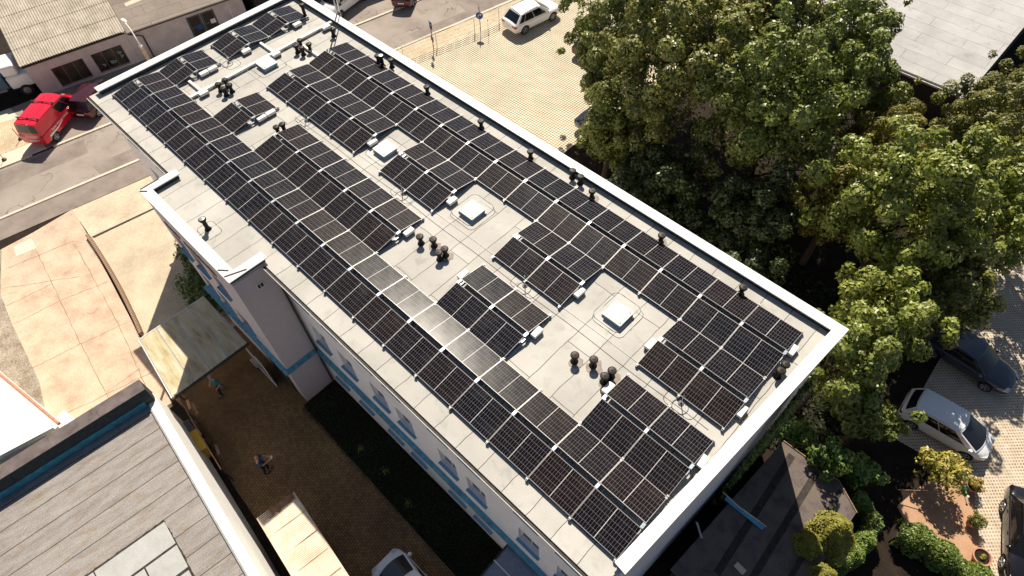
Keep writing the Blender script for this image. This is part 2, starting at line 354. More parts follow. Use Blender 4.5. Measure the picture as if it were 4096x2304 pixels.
def text_mesh(body, size, depth=.004):
    cu = bpy.data.curves.new('t', 'FONT'); cu.body = body; cu.size = size; cu.extrude = depth; cu.align_x = 'CENTER'; cu.resolution_u = 2
    o = bpy.data.objects.new('t', cu); COL.objects.link(o); dg = bpy.context.evaluated_depsgraph_get()
    me = bpy.data.meshes.new_from_object(o.evaluated_get(dg)); bpy.data.objects.remove(o); return me
def text_obj(name, body, size, mat, parent, loc, rot):
    me = text_mesh(body, size); me.materials.clear(); me.materials.append(MT[mat]); o = bpy.data.objects.new(name, me); COL.objects.link(o)
    o.parent = parent; o.location = loc; o.rotation_euler = rot; return o
ORD = ['first','second','third','fourth','fifth','sixth','seventh','eighth','ninth','tenth','eleventh','twelfth','thirteenth','fourteenth','fifteenth','sixteenth','seventeenth','eighteenth']
# ------------------------------------------------------------------ ground and street
S_ = .187
def sx(x0, y): return x0+S_*y
def band(x0, x1, y0, y1): return [(sx(x0,y0),y0),(sx(x1,y0),y0),(sx(x1,y1),y1),(sx(x0,y1),y1)]
struct('ground', [(-90,-70),(110,-70),(110,120),(-90,120)], 0.0, 'soil', .5)
struct('road', band(-14.2,-9.2,-40,70), .010, 'asphalt')
struct('road_patch', [(-5.2,22.1),(-6.3,22.4),(-4.75,29.9),(-3.9,29.7)], .014, 'asphalt_dark')
struct('road_patch', band(-10.6,-9.25,-2.0,6.0), .014, 'asphalt_dark')
struct('road_patch', [(-14.0,-1.2),(-12.4,-1.6),(-13.6,-8.5),(-15.6,-8.5)], .014, 'asphalt_dark')
struct('road_patch', [(-7.25,28.2),(-4.6,27.5),(-2.6,36),(-5.6,36.5)], .018, 'asphalt_dark')
struct('kerb', band(-9.2,-9.0,-40,14), .09, 'kerb', .12)
struct('kerb', band(-9.35,-9.15,14,70), .09, 'kerb', .12)
struct('kerb', band(-14.4,-14.2,-3.0,70), .09, 'kerb', .12)
struct('kerb', band(-14.4,-14.2,-40,-4.4), .09, 'kerb', .12)
struct('pavement', band(-9.0,-7.1,-40,14), .035, 'asphalt_dark')
struct('pavement', band(-9.15,-7.45,14,70), .040, 'cobble')
struct('pavement', band(-20.9,-14.4,-3.4,70), .03, 'asphalt')
struct('pavement', band(-20.9,-14.4,-40,-3.4), .028, 'concrete_pale')
struct('pavement', [(-19.5,-2.6),(-16.3,-2.9),(-17.2,-8.0),(-22,-8)], .040, 'cobble')
# yard west of the building
struct('car_park', [(sx(-7.45,11.5),11.5),(6.0,11.5),(12.0,20.0),(12.0,45),(sx(-7.45,45),45)], .045, 'lot_setts')
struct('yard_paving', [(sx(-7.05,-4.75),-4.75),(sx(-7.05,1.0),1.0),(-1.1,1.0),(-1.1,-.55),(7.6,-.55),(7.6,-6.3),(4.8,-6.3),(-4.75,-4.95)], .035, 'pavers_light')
struct('yard_paving', [(7.61,-6.5),(7.61,-.55),(14.4,-.55),(14.45,-2.55),(27,-2.75),(46,-2.8),(46,-9),(15.5,-7.3),(9.9,-6.75)], .036, 'pavers_shaded')
struct('drain_channel', [(-4.75,-4.90),(-4.55,-4.85),(-3.95,-.9),(-4.1,-.9)], .045, 'seam')
struct('concrete_yard', [(-7.9,-7.3),(sx(-7.05,-4.75)-.05,-4.7),(-5.2,-5.0),(-4.75,-5.1),(4.3,-6.35),(9.5,-7.2),(9.5,-14),(6.1,-12.2),(2.9,-11.4),(-1.9,-10.95),(-4.5,-10.6),(-8.0,-9.2)], .030, 'concrete')
struct('gravel_strip', [(-8.0,-9.2),(-4.5,-10.6),(-1.9,-10.95),(2.9,-11.4),(6.1,-12.2),(9.5,-14),(9.5,-16),(-8,-16)], .026, 'gravel')
struct('concrete_patch', [(-7.65,-8.6),(-7.5,-7.55),(-6.46,-7.67),(-6.72,-8.8)], .036, 'concrete_pale')
j = MB()
def jl(a, b, w=.028):
    a = Vector((*a,0)); b = Vector((*b,0)); n = 14; d = (b-a).normalized(); p = Vector((-d.y,d.x,0)); V = []
    for i in range(n+1):
        q = a.lerp(b, i/n)+p*random.uniform(-.03,.03); ww = w*random.uniform(.35,1); V += [(q.x+p.x*ww/2,q.y+p.y*ww/2,.0355),(q.x-p.x*ww/2,q.y-p.y*ww/2,.0355)]
    j.add(V, [(2*i,2*i+1,2*i+3,2*i+2) for i in range(n)])
for a, b in (((-4.9,-10.4),(-2.3,-6.8)),((-1.78,-10.91),(-1.42,-8.36)),((-1.42,-8.36),(-.7,-5.8)),((1.86,-11.33),(2.31,-8.84)),((2.31,-8.84),(2.9,-6.3)),((-6.2,-9.6),(-5.3,-5.9)),((5.65,-12.02),(6.9,-6.9)),
             ((-7.6,-7.6),(-1.42,-8.36)),((-1.42,-8.36),(2.31,-8.84)),((2.31,-8.84),(9.3,-9.6)),((-5.0,-5.9),(2.71,-6.79)),((2.71,-6.79),(9.0,-7.9)),((6.2,-9.2),(6.2,-7.3)),((-3.4,-10.7),(-3.0,-8.2))): jl(a, b)
tag(j.build('slab_joint', 'joint'), kind='structure')
struct('lawn_bed', [(14.45,-2.5),(40,-2.8),(40,-.55),(14.45,-.55)], .05, 'soil', .06)
struct('car_park_lower', [(36.2,11.8),(60,11.8),(60,60),(35.0,60),(35.6,30),(36.5,22),(36.8,16.0),(40.3,16.4),(42.2,12.6),(42.2,11.8)], .040, 'lattice')
struct('garden_path', [(38.3,13.0),(38.9,15.6),(40.3,16.3),(42.15,12.8),(41.0,11.6),(39.4,12.2)], .050, 'sand')
struct('garden_path', [(36.7,7.0),(37.6,7.2),(37.9,9.5),(37.5,11.2),(36.4,11.0),(36.2,9)], .052, 'moss_bitumen')
# ------------------------------------------------------------------ main building
H = 10.2
ob = thing('office_building', 'long white three-storey building with flat grey roof, solar arrays and blue-grey ledges', 'building', (0,0,0))
wm = MB().prism([(-.95,-.55),(31.62,-.55),(32.3,11.38),(-.95,11.38)], -.05, H-.1)
wall = wm.build('wall', 'plaster', ob)
bay = MB().prism([(7.32,-2.27),(14.4,-2.27),(14.4,-.553),(7.32,-.553)], -.05, H-.1).build('bay_wall', ['plaster_bay'], ob)
WX = [15.75,17.65,19.85,21.5,24.05,25.65,28.35,30.2]; WXL = [1.2,4.2,6.2]
wins = [(x, z0, z1, -.55) for x in WX+WXL for z0, z1 in ((1.45,2.85),(4.95,6.35),(8.35,9.6))]
bwins = [(x, z0, z1, -2.27) for x in (8.45,9.95,11.7) for z0, z1 in ((4.1,5.3),(7.1,8.3))]
c_ = MB()
for x, z0, z1, y in wins: c_.box(x-.5, x+.5, y-.2, y+.22, z0, z1)
cut(wall, c_)
c_ = MB()
for x, z0, z1, y in bwins: c_.box(x-.5, x+.5, y-.2, y+.22, z0, z1)
cut(bay, c_)
def window(x, z0, z1, y):
    w = 1.0; f = MB(); d0, d1 = y+.15, y+.215
    f.box(x-.5,x-.43,d0,d1,z0,z1).box(x+.43,x+.5,d0,d1,z0,z1).box(x-.43,x+.43,d0,d1,z0,z0+.07).box(x-.43,x+.43,d0,d1,z1-.07,z1).box(x-.02,x+.02,d0+.01,d1-.01,z0+.07,z1-.07)
    o = f.build('window', 'white_trim', ob)
    MB().box(x-.43,x+.43,d0+.03,d0+.05,z0+.07,z1-.07).build('pane', 'glass', o)
    s = MB(); s.add([(x-.55,y-.13,z0-.06),(x+.55,y-.13,z0-.06),(x+.55,y+.15,z0-.012),(x-.55,y+.15,z0-.012),(x-.55,y-.13,z0-.085),(x+.55,y-.13,z0-.085),(x+.55,y+.0,z0-.085),(x-.55,y+.0,z0-.085)],
        [(0,1,2,3),(0,4,5,1)]); s.box(x-.555,x-.545,y-.13,y-.002,z0-.085,z0+.01); s.box(x+.545,x+.555,y-.13,y-.002,z0-.085,z0+.01)
    s.build('sill', 'sill', o)
for w in wins+bwins: window(*w)
# roof slab
rf = MB().prism([(-.99,-.86),(31.5,-.86),(32.35,11.42),(-.99,11.42)], H-.10, H).build('roof', 'membrane', ob)
MB().prism([(7.35,-2.28),(14.37,-2.28),(14.37,-.862),(7.35,-.862)], H-.098, H-.001).build('bay_roof', 'membrane', ob)
# coping, upstand
c = MB(); CT = H+.28
c.prism([(-1.02,11.03),(32.02,11.03),(32.47,11.47),(-1.02,11.47)], CT-.05, CT)
c.build('coping', 'coping', ob, bevel=.006)
c = MB(); c.box(-1.02,-.55,-.44,11.028,CT-.05,CT); c.build('coping', 'coping', ob, bevel=.006)
c = MB(); c.prism([(31.36,-.14),(31.78,-.19),(32.46,11.455),(32.02,11.025)], CT-.046, CT+.004); c.build('coping', 'coping', ob, bevel=.006)
u = MB(); u.box(-.93,-.62,-.36,11.08,H,CT-.05).prism([(-.62,11.10),(32.0,11.10),(32.25,11.38),(-.62,11.38)],H,CT-.05).prism([(31.43,-.10),(31.70,-.13),(32.33,11.08),(32.06,11.08)],H,CT-.046)
u.build('parapet_upstand', 'coping_dark', ob)
s = MB()
for x in (2.9,6.9,10.9,14.9,18.9,22.9,26.9,30.4): s.box(x,x+.012,11.03,11.47,CT+.0005,CT+.0025)
for y in (3.0,6.5,9.2): s.box(-1.02,-.55,y,y+.012,CT+.0005,CT+.0025)
for y in (2.6,5.3,8.1): s.add([(31.36+.06*y,y,CT+.006),(31.80+.06*y,y,CT+.006),(31.80+.06*y,y+.012,CT+.006),(31.36+.06*y,y+.012,CT+.006)],[(0,1,2,3)])
s.build('cap_joints', 'steel', ob)
# bay coping
c = MB(); BT = H+.25
c.prism([(7.24,-2.34),(14.5,-2.34),(14.06,-1.88),(7.66,-1.88)],BT-.05,BT); c.prism([(7.24,-2.338),(7.658,-1.882),(7.658,-.60),(7.24,-.60)],BT-.05,BT); c.prism([(14.5,-2.338),(14.5,-.64),(14.062,-.64),(14.062,-1.882)],BT-.05,BT)
c.build('bay_coping', 'coping', ob, bevel=.006)
u = MB(); u.box(7.33,7.6,-1.95,-.68,H,BT-.05).box(14.12,14.39,-1.95,-.72,H,BT-.05).box(7.33,14.39,-2.27,-1.95,H,BT-.05); u.build('bay_upstand', 'coping_dark', ob)
s = MB(); s.beam((13.62,-2.30,BT+.012),(13.95,-2.02,BT+.012),.05,.02).beam((14.1,-2.3,BT+.012),(14.42,-1.5,BT+.012),.05,.02).beam((7.35,-2.32,BT+.012),(7.6,-2.1,BT+.012),.05,.02).beam((7.27,-2.25,BT+.012),(7.27,-1.4,BT+.012),.04,.02)
s.build('joint_gasket', 'gutter', ob)
# gutter along the left eave
g_ = MB()
for a, b in ((-1.0,7.2),(14.55,31.75)):
    g_.box(a,b,-1.0,-.985,H-.13,H-.02); g_.box(a,b,-.985,-.86,H-.13,H-.115)
g_.build('gutter', 'white_trim', ob)
g_ = MB(); g_.box(-.98,7.2,-.985,-.862,H-.115,H-.06).box(14.55,31.7,-.985,-.862,H-.115,H-.06); g_.build('gutter_trough', 'gutter', ob)
for x, y in ((14.52,-.68),(7.22,-.68),(31.3,-.66)): MB().tube([(x,-.92,H-.1),(x,-.80,H-.45),(x,y,H-.8),(x,y,.1)], .05, 8).build('downpipe', 'gutter', ob, smooth=True)
# belt ledge between ground floor and first floor
b = MB(); z0 = 3.33
def ledge(x0, x1, y0, y1):   # front face y0, wall y1
    b.add([(x0,y0,z0),(x1,y0,z0),(x1,y1,z0+.10),(x0,y1,z0+.10),(x0,y0,z0-.09),(x1,y0,z0-.09),(x1,y1,z0-.09),(x0,y1,z0-.09)],[(0,1,2,3),(4,7,6,5),(0,4,5,1),(1,5,6,2),(2,6,7,3),(3,7,4,0)])
ledge(14.60,31.6,-.75,-.555); ledge(-1.0,7.12,-.75,-.555); ledge(7.12,14.60,-2.47,-2.275)
b.add([(14.404,-2.27,z0+.1),(14.404,-.556,z0+.1),(14.595,-.75,z0),(14.595,-2.465,z0),(14.404,-2.27,z0-.09),(14.404,-.556,z0-.09),(14.595,-.75,z0-.09),(14.595,-2.465,z0-.09)],[(0,1,2,3),(4,7,6,5),(0,4,5,1),(1,5,6,2),(2,6,7,3),(3,7,4,0)])
b.build('belt_ledge', 'belt', ob)
# bay: side grille, lettering
g_ = MB(); g_.box(14.402,14.43,-1.52,-1.22,9.10,9.40); o = g_.build('wall_vent', 'white_trim', ob)
g_ = MB(); g_.box(14.431,14.44,-1.49,-1.385,9.14,9.36).box(14.431,14.44,-1.355,-1.25,9.14,9.36); g_.build('grille', 'gutter', o)
def scribble(x0, x1, z, h, mat, name):
    m = MB(); x = x0
    while x < x1-.08:
        w = random.uniform(.10,.17); hh = h*random.choice((.55,.6,1,.65)); y = -2.30
        m.beam((x,y,z),(x+.04,y,z+hh),.03,.03,(0,1,0)); m.tube([(x,y,z+.02),(x+w*.5,y,z-.01),(x+w*.8,y,z+h*.28),(x+w*.4,y,z+h*.5),(x+.03,y,z+h*.3)], .016, 5); x += w+.02
    return m.build(name, mat, ob)
scribble(8.15, 9.45, 8.85, .28, 'lettering', 'wall_lettering'); scribble(9.7, 12.3, 8.8, .36, 'lettering_gold', 'wall_lettering'); scribble(9.73, 12.33, 8.80, .36, 'lettering', 'wall_lettering')
# open door under the canopy
d = MB(); d.box(11.9,13.6,-2.34,-2.275,.05,2.4); d.build('door_recess', 'dark_wall', ob)
d = MB(); 
for a in ((11.0,11.06),(12.52,12.58)): d.box(a[0],a[1],-2.9,-2.85,.08,2.2)
d.box(11.06,12.52,-2.9,-2.85,2.13,2.2); d.box(11.06,12.52,-2.9,-2.85,.08,.3); d.box(11.06,12.52,-2.89,-2.86,1.1,1.14)
dd = d.build('door_leaf', 'white_trim', ob)
MB().box(11.06,12.52,-2.88,-2.87,.3,2.13).build('door_glass', 'glass', dd)
# mast on the outer wall
mt = thing('antenna_mast', 'two steel mast tubes fixed to the outer face of the parapet', 'mast', (2.87,11.55,H-1))
MB().cyl((0,.03,0),(0,.03,5.5),.045,n=12).build('mast_tube', 'steel', mt, smooth=True)
MB().cyl((.17,.10,0),(.17,.10,5.5),.03,n=12).build('mast_tube', 'chrome', mt, smooth=True)
MB().box(-.1,.26,-.07,.02,.4,.46).build('bracket', 'steel_dark', mt)
# ------------------------------------------------------------------ roof items
# outlines of repair sheets round skylights and rods (part of the roof)
def rrect(x0, x1, y0, y1, r, n=5):
    P = []
    for cx, cy, a in ((x1-r,y1-r,0),(x0+r,y1-r,90),(x0+r,y0+r,180),(x1-r,y0+r,270)):
        for i in range(n+1): t = R(a+90*i/n); P.append((cx+r*math.cos(t), cy+r*math.sin(t)))
    return P
def patch(x0, x1, y0, y1, r, zz=.004, gap=True):
    P = rrect(x0,x1,y0,y1,r); MB().prism(P, H+zz-.003, H+zz).build('repair_sheet', 'patch', rf)
    s = MB(); n = len(P)
    for i in range(n):
        a = Vector(P[i]); b2 = Vector(P[(i+1)%n]); L = (b2-a).length; k = max(1, int(L/.12)); d = (b2-a)/L if L else Vector((1,0)); q = Vector((d.y,-d.x)); prev = None
        for t in range(k+1):
            w = random.uniform(.008,.026); c0 = a.lerp(b2, t/k); cur = ((c0+q*w), (c0-q*.002))
            if prev: s.quad((*prev[0],H+zz+.001),(*cur[0],H+zz+.001),(*cur[1],H+zz+.001),(*prev[1],H+zz+.001))
            prev = cur
    s.build('sheet_seam', 'seam', rf)
def skylight(x, y, s, label):
    t = thing('skylight', label, 'skylight', (x,y,H), 0, 'square skylights on the roof')
    h = s/2
    MB().prism([(-h,-h),(h,-h),(h,h),(-h,h)],-.02,.18).build('curb', 'curb', t, bevel=.01)
    m = MB(); m.prism(rrect(-h-.03,h+.03,-h-.03,h+.03,.04,3),.18,.225); f = m.build('frame', 'white_trim', t)
    P = []; N = 9; m = MB(); V = []
    for i in range(N):
        for j in range(N):
            a = i/(N-1)*2-1; b2 = j/(N-1)*2-1; V.append((a*h*.97,b2*h*.97,.226+.05*(1-a**4)*(1-b2**4)))
    m.add(V, [(i*N+j,(i+1)*N+j,(i+1)*N+j+1,i*N+j+1) for i in range(N-1) for j in range(N-1)]); m.build('dome', 'dome', t, smooth=True, angle=60)
    m = MB()
    for a in (-1,1):
        for b2 in (-.78,.78):
            m.cyl((a*h*.9,b2*h,.22),(a*h*.9,b2*h,.265),.012,n=6); m.cyl((b2*h,a*h*.9,.22),(b2*h,a*h*.9,.265),.012,n=6)
    m.build('bolt', 'steel_dark', t)
    MB().box(-h-.1,-h-.03,-h+.02,-h+.1,0,.12).build('hinge', 'steel', t); MB().box(h+.03,h+.1,h-.1,h-.02,0,.12).build('hinge', 'steel', t)
for x, y, lb in ((3.66,6.5,'square white skylight beside the long white cable duct at the far end'),(13.08,6.5,'square white skylight between the two far blocks of panels in the middle row'),
                 (18.61,6.55,'square white skylight in the middle of the roof with a rounded seam round it'),(26.14,6.6,'nearest square white skylight, alone with a rounded seam round it')):
    patch(x-.68,x+.68,y-.72,y+.75,.22); patch(x-.75,x+.5,y-.6,y+.85,.25,.008) if x > 15 else None
    skylight(x, y, .74, lb)
def vent(x, y, label, h=.44, lid='vent_lid', group='black vent pipes on the roof', stain=None):
    t = thing('roof_vent', label, 'vent', (x,y,H), 0, group)
    MB().lathe([(.15,0),(.14,.03),(.095,.10),(.088,.16),(.088,h-.10)]).build('pipe', 'vent', t, smooth=True)
    cp = MB().lathe([(.09,h-.15),(.13,h-.10),(.158,h-.03),(.155,h),(.135,h+.02)], n=24).build('cap', 'vent', t, smooth=True)
    MB().lathe([(.115,h+.021),(.11,h+.032),(.045,h+.042),(.03,h+.057),(.0,h+.058)], n=20).build('lid', lid, cp, smooth=True)
    if stain:
        s = MB(); n = 16; s.prism([(x+stain*math.cos(2*math.pi*i/n)*random.uniform(.7,1.15)+.08, y+stain*math.sin(2*math.pi*i/n)*random.uniform(.7,1.15)) for i in range(n)], H+.008, H+.010); s.build('rust_stain', 'stain', rf)
V = [(1.46,10.4,'tall black vent pipe at the far corner of the roof',.75,'vent_lid',0),(4.1,10.34,'black vent pipe where the cable duct meets the parapet',.44,'vent_lid',0),
 (3.62,8.62,'black vent at the duct junction, farthest of four',.44,'vent_lid',0),(3.87,8.2,'black vent at the duct junction, on the left of four',.44,'vent_lid',.2),(4.25,8.3,'black vent at the duct junction, nearest of four',.44,'vent_lid',0),(4.28,8.72,'black vent at the duct junction, on the right of four',.44,'vent_lid',0),
 (3.58,4.2,'black vent just beside the cable duct, upper of the four near the small array',.44,'vent_lid',0),(3.62,3.8,'black vent left of the four beside the cable duct',.44,'vent_lid',0),(4.1,4.14,'black vent right of the four beside the cable duct',.44,'vent_lid',0),(4.12,3.8,'black vent lowest of the four beside the cable duct',.44,'vent_lid',0),
 (7.72,10.46,'black vent left of the tall light-capped pipe by the parapet',.44,'vent_lid',0),(8.1,10.42,'tall vent pipe with a pale metal cap by the parapet',.62,'vent_metal',0),(8.5,10.68,'black vent right of the tall light-capped pipe by the parapet',.44,'vent_lid',0),
 (11.45,10.46,'single black vent by the parapet, first after the tall pipe',.44,'vent_lid',0),(15.15,10.46,'single black vent by the parapet, second after the tall pipe',.44,'vent_lid',0),(18.19,10.5,'single black vent by the parapet before the pair',.44,'vent_lid',.2),
 (8.46,3.92,'left black vent of the pair at the corner of an array',.44,'vent_lid',0),(8.5,4.22,'right black vent of the pair at the corner of an array',.44,'vent_lid',0),
 (20.31,10.84,'left black vent of the pair close to the parapet',.44,'vent_lid',0),(20.78,10.80,'right black vent of the pair close to the parapet',.44,'vent_lid',0),(21.68,10.48,'black vent with a dark stain just past the pair by the parapet',.44,'vent_lid',.25),
 (25.19,10.46,'single black vent by the parapet, nearer and alone',.44,'vent_lid',.25),(28.83,10.44,'last single black vent by the parapet, nearest the end',.44,'vent_lid',0),
 (18.26,4.04,'left black vent of the four in mid roof',.44,'vent_lid',0),(18.75,4.3,'top black vent of the four in mid roof, on a stained sheet',.44,'vent_lid',.28),(19.44,4.28,'right black vent of the four in mid roof',.44,'vent_lid',.28),(19.41,4.0,'lowest black vent of the four in mid roof',.44,'vent_lid',0),
 (26.2,4.13,'leftmost black vent of the four near the front arrays',.44,'vent_lid',.25),(26.78,4.44,'second black vent of the four near the front arrays, on a rusty stain',.44,'vent_lid',.3),(27.5,4.53,'rightmost black vent of the four near the front arrays',.44,'vent_lid',.3),(27.45,4.2,'lowest black vent of the four near the front arrays',.44,'vent_lid',.25),
 (31.58,8.66,'farther black vent of the pair at the end parapet',.44,'vent_lid',0),(31.58,8.34,'nearer black vent of the pair at the end parapet',.44,'vent_lid',0),
 (11.2,-1.4,'tall dark pipe with a shiny cap on the low stair bay roof',.62,'vent_metal',0)]
for x, y, lb, h, lid, st in V: vent(x, y, lb, h, lid, stain=st)
patch(10.85,11.75,-1.75,-1.05,.15)
# cable duct
ct = thing('cable_duct', 'long white cable duct crossing the far end of the roof', 'cable duct', (0,0,H))
MB().box(3.0,3.16,2.45,11.0,.06,.16).build('cover', 'box_white', ct, bevel=.006)
for y in np.arange(2.6,11,1.05): MB().box(2.95,3.21,y,y+.18,.004,.06).build('support', 'grey_plastic', ct)
MB().box(1.85,3.0,3.03,3.16,.06,.15).build('branch', 'box_white', ct, bevel=.006); MB().box(1.75,3.0,7.25,7.38,.06,.15).build('branch', 'box_white', ct, bevel=.006); MB().box(3.16,5.2,8.62,8.75,.06,.15).build('branch', 'box_white', ct, bevel=.006)
def enclosure(x, y, label, l=.46, w=.24, h=.13, rz=math.pi/2):
    t = thing('connection_box', label, 'box', (x,y,H), rz, 'white connection boxes on the roof')
    MB().box(-l/2,l/2,-w/2,w/2,.10,.10+h).build('lid', 'box_white', t, bevel=.015); MB().box(-l/2+.02,l/2-.02,-w/2+.02,w/2-.02,.01,.10).build('foot', 'grey_plastic', t)
for a in [(1.92,6.39,'white box by the end of the small far array, beside the ridge gap'),(1.92,9.58,'white box by the end of the farthest array'),(1.92,3.92,'left white box of a pair by the short array at the far left corner'),(1.92,4.42,'right white box of a pair by the short array at the far left corner'),
          (3.34,3.07,'small white box beside the cable duct, lower end'),(3.34,7.27,'small white box beside the middle of the cable duct'),(3.34,10.45,'small white box beside the cable duct near the parapet'),
          (7.08,3.95,'left white box of a pair at the end of the two-panel array'),(7.08,4.45,'right white box of a pair at the end of the two-panel array'),(12.30,6.39,'white box at the near end of the long inner right array'),
          (17.55,4.03,'white box at the near end of the five-pair array'),(17.6,6.36,'white box beside the skylight in mid roof'),(24.5,6.38,'white box at the near end of the two-pair array by the third skylight gap'),(24.52,4.04,'white box at the near end of the brown-glinting array'),
          (20.72,4.03,'white box half hidden at the far corner of a lower array'),(27.75,6.38,'white box at the far corner of the front right array'),(27.75,4.05,'white box at the far corner of the front left array, by the vents'),(31.42,6.34,'white box at the near end between the front right tents'),(31.45,9.48,'white box at the near end nearest the right corner'),(31.47,4.07,'white box at the near end of the front left array')]: enclosure(*a)
def rod(x, y, label):
    t = thing('lightning_rod', label, 'lightning rod', (x,y,H), 0, 'short lightning rods along the roof')
    MB().lathe([(.10,0),(.10,.03),(.04,.05),(.035,.09)]).build('foot', 'grey_plastic', t, smooth=True)
    MB().tube([(0,0,.05),(.0,.0,.45),(.0,.0,.62)], [.018,.014,.006], 8).build('rod', 'steel', t, smooth=True)
    MB().tube([(.27*math.cos(a)+.05,.27*math.sin(a)-.12,.022) for a in (2*math.pi*i/28 for i in range(28))], .009, 5, True).build('ring', 'steel_dark', t)
for x, lb in ((1.88,'at the far end beside the short array'),(8.66,'near the paired vents, second from the far end'),(15.64,'beside the two-pair array in mid roof'),(22.73,'beside the dark two-pair array nearer the front'),(29.81,'nearest the front, between the two front arrays')):
    patch(x-.55,x+.6,5.0,5.72,.2); rod(x, 5.32, 'short lightning rod with wire ring '+lb)
wq = thing('conductor_wire', 'thin pale lightning wire running the length of the roof between the arrays', 'wire', (0,0,H))
MB().tube([(x,5.56+.02*math.sin(x),.025) for x in np.arange(1,31.3,.5)], .007, 5).build('wire', 'white_trim', wq)
MB().tube([(x,5.14+.02*math.sin(x*1.3),.012) for x in np.arange(8,31.3,.5)], .006, 5).build('cable', 'steel_dark', wq)
# ------------------------------------------------------------------ solar arrays
P = 1.742; PL_, PW = 1.722, 1.134; TILT = R(9.5); ZL = .12; TW = 2.434
TY = [0.0, 2.434, 5.475, 7.915]
fm = MB(); t_ = .012
fm.box(0,PL_,0,t_,0,.035).box(0,PL_,PW-t_,PW,0,.035).box(0,t_,t_,PW-t_,0,.035).box(PL_-t_,PL_,t_,PW-t_,0,.035)
FRM = fm.mesh('frame', 'alu'); cm = MB(); cm.box(t_,PL_-t_,t_,PW-t_,.020,.031); CEL = cm.mesh('cell_sheet', 'cells')
blocks = {0:[(0,18)], 1:[(0,1),(3,4),(5,10),(12,14),(16,18)], 2:[(0,1),(3,7),(8,10),(12,14),(16,18)], 3:[(0,1),(3,18)]}
names = {(0,0):'the long outer left array',(1,0):'the short array at the far left corner',(1,3):'the short array beside four vents',(1,5):'the five-pair array',(1,12):'the array left of mid rod',(1,16):'the front left array',
 (2,0):'the short array beyond the far skylight',(2,3):'the four-pair array',(2,8):'the array between two skylights',(2,12):'the array beside the nearest skylight',(2,16):'the front right array',
 (3,0):'the short array at the farthest roof corner',(3,3):'the long array along the parapet'}
for t in range(4):
    for k0, k1 in blocks[t]:
        nm = names[(t,k0)]; y0 = TY[t]; n = k1-k0
        fr = thing('mounting_frame', 'aluminium rails and clamps under '+nm, 'mounting frame', (k0*P,y0,H), 0, 'aluminium mounting frames of the solar arrays')
        for k in range(n+1):
            x = k*P; x = min(max(x, .03), n*P-.03) if True else x
            m = MB(); m.box(x-.025,x+.025,-.10,TW+.10,.03,.075); m.box(x-.03,x+.03,-.10,-.03,.0,.13); m.box(x-.03,x+.03,TW+.03,TW+.10,.0,.13)
            m.box(x-.02,x+.02,TW/2-.02,TW/2+.02,.05,.33); m.box(x-.05,x+.05,TW/2-.09,TW/2+.09,.30,.325); m.build('rail', 'alu_blue', fr)
            for yy in (-.07, TW+.02): MB().box(x-.04,x+.04,yy,yy+.05,.12,.165).build('clamp', 'alu', fr)
            cx = math.cos(TILT); sn = math.sin(TILT); m = MB()
            if 0 < k < n:   # bright clamping strip between neighbouring panels
                for sgn in (0,1):
                    a = (x, 0.0, ZL+.037) if not sgn else (x, TW, ZL+.037); b = (x, PW*cx, ZL+PW*sn+.037) if not sgn else (x, TW-PW*cx, ZL+PW*sn+.037); m.beam(a,b,.008,.006)
                m.build('strip', 'alu', fr)
        for side in (0,1):
            for i in range(n):
                sd = 'left-facing' if side == 0 else 'right-facing'
                if n == 1: lb = f'single {sd} panel of {nm}'
                else: lb = f'{ORD[i]} {sd} panel from the far end of {nm}'
                p = thing('solar_panel', lb, 'solar panel', ((k0+i)*P+.01, y0, H+ZL), 0, 'dark solar panels on the roof')
                if side == 0: p.rotation_euler = (TILT,0,0)
                else: p.location = ((k0+i)*P+.01+PL_, y0+TW, H+ZL); p.rotation_euler = (TILT,0,math.pi)
                for me, nn in ((FRM,'frame'),(CEL,'cell_sheet')):
                    o = bpy.data.objects.new(nn, me); COL.objects.link(o); o.parent = p
# ------------------------------------------------------------------ neighbouring buildings
MT['wood_bright'] = plain('fresh_wood', (.55,.33,.17), .8)
MT['belt_bright'] = plain('bright_blue_paint', (.10,.42,.60), .5)
MT['glass_roof'] = plain('blue_grey_glazing', (.22,.26,.33), .3, var=.1, spec=.6)
# old workshop across the street: local x along its street wall, local y away from the street
sh = thing('workshop_building', 'old workshop with corrugated fibre roof, two dirty shop windows and lilac-grey wall', 'building', (-20.94,-1.03,0), math.atan2(.978,.209))
w = MB().box(0,7.15,0,7,-.1,2.55).build('wall', 'plaster_grey', sh)
c_ = MB().box(1.39,3.66,-.3,.22,.16,1.78).box(4.24,6.5,-.3,.22,.18,1.79); cut(w, c_)
for x0, x1 in ((1.39,3.66),(4.24,6.5)):
    f = MB(); f.box(x0,x1,.15,.19,.16,.22).box(x0,x1,.15,.19,1.72,1.78).box(x0,x0+.05,.15,.19,.22,1.72).box(x1-.05,x1,.15,.19,.22,1.72).box((x0*2+x1)/3-.015,(x0*2+x1)/3+.015,.15,.19,.22,1.72).box((x0+x1*2)/3-.015,(x0+x1*2)/3+.015,.15,.19,.22,1.72)
    o = f.build('window', 'wood', sh); MB().box(x0+.05,x1-.05,.17,.175,.22,1.72).build('pane', 'shed_glass', o)
    if x0 > 4:
        for cx, cz, s in ((4.75,.6,.28),(5.35,.65,.3),(5.6,.6,.2),(6.15,1.2,.3),(6.2,.85,.26)):
            pts = [(cx+random.uniform(-s,s)*.6,.165,cz+random.uniform(-s,s)*.6) for _ in range(14)]; MB().tube(pts, .018, 4).build('graffiti', 'graffiti', o)
        
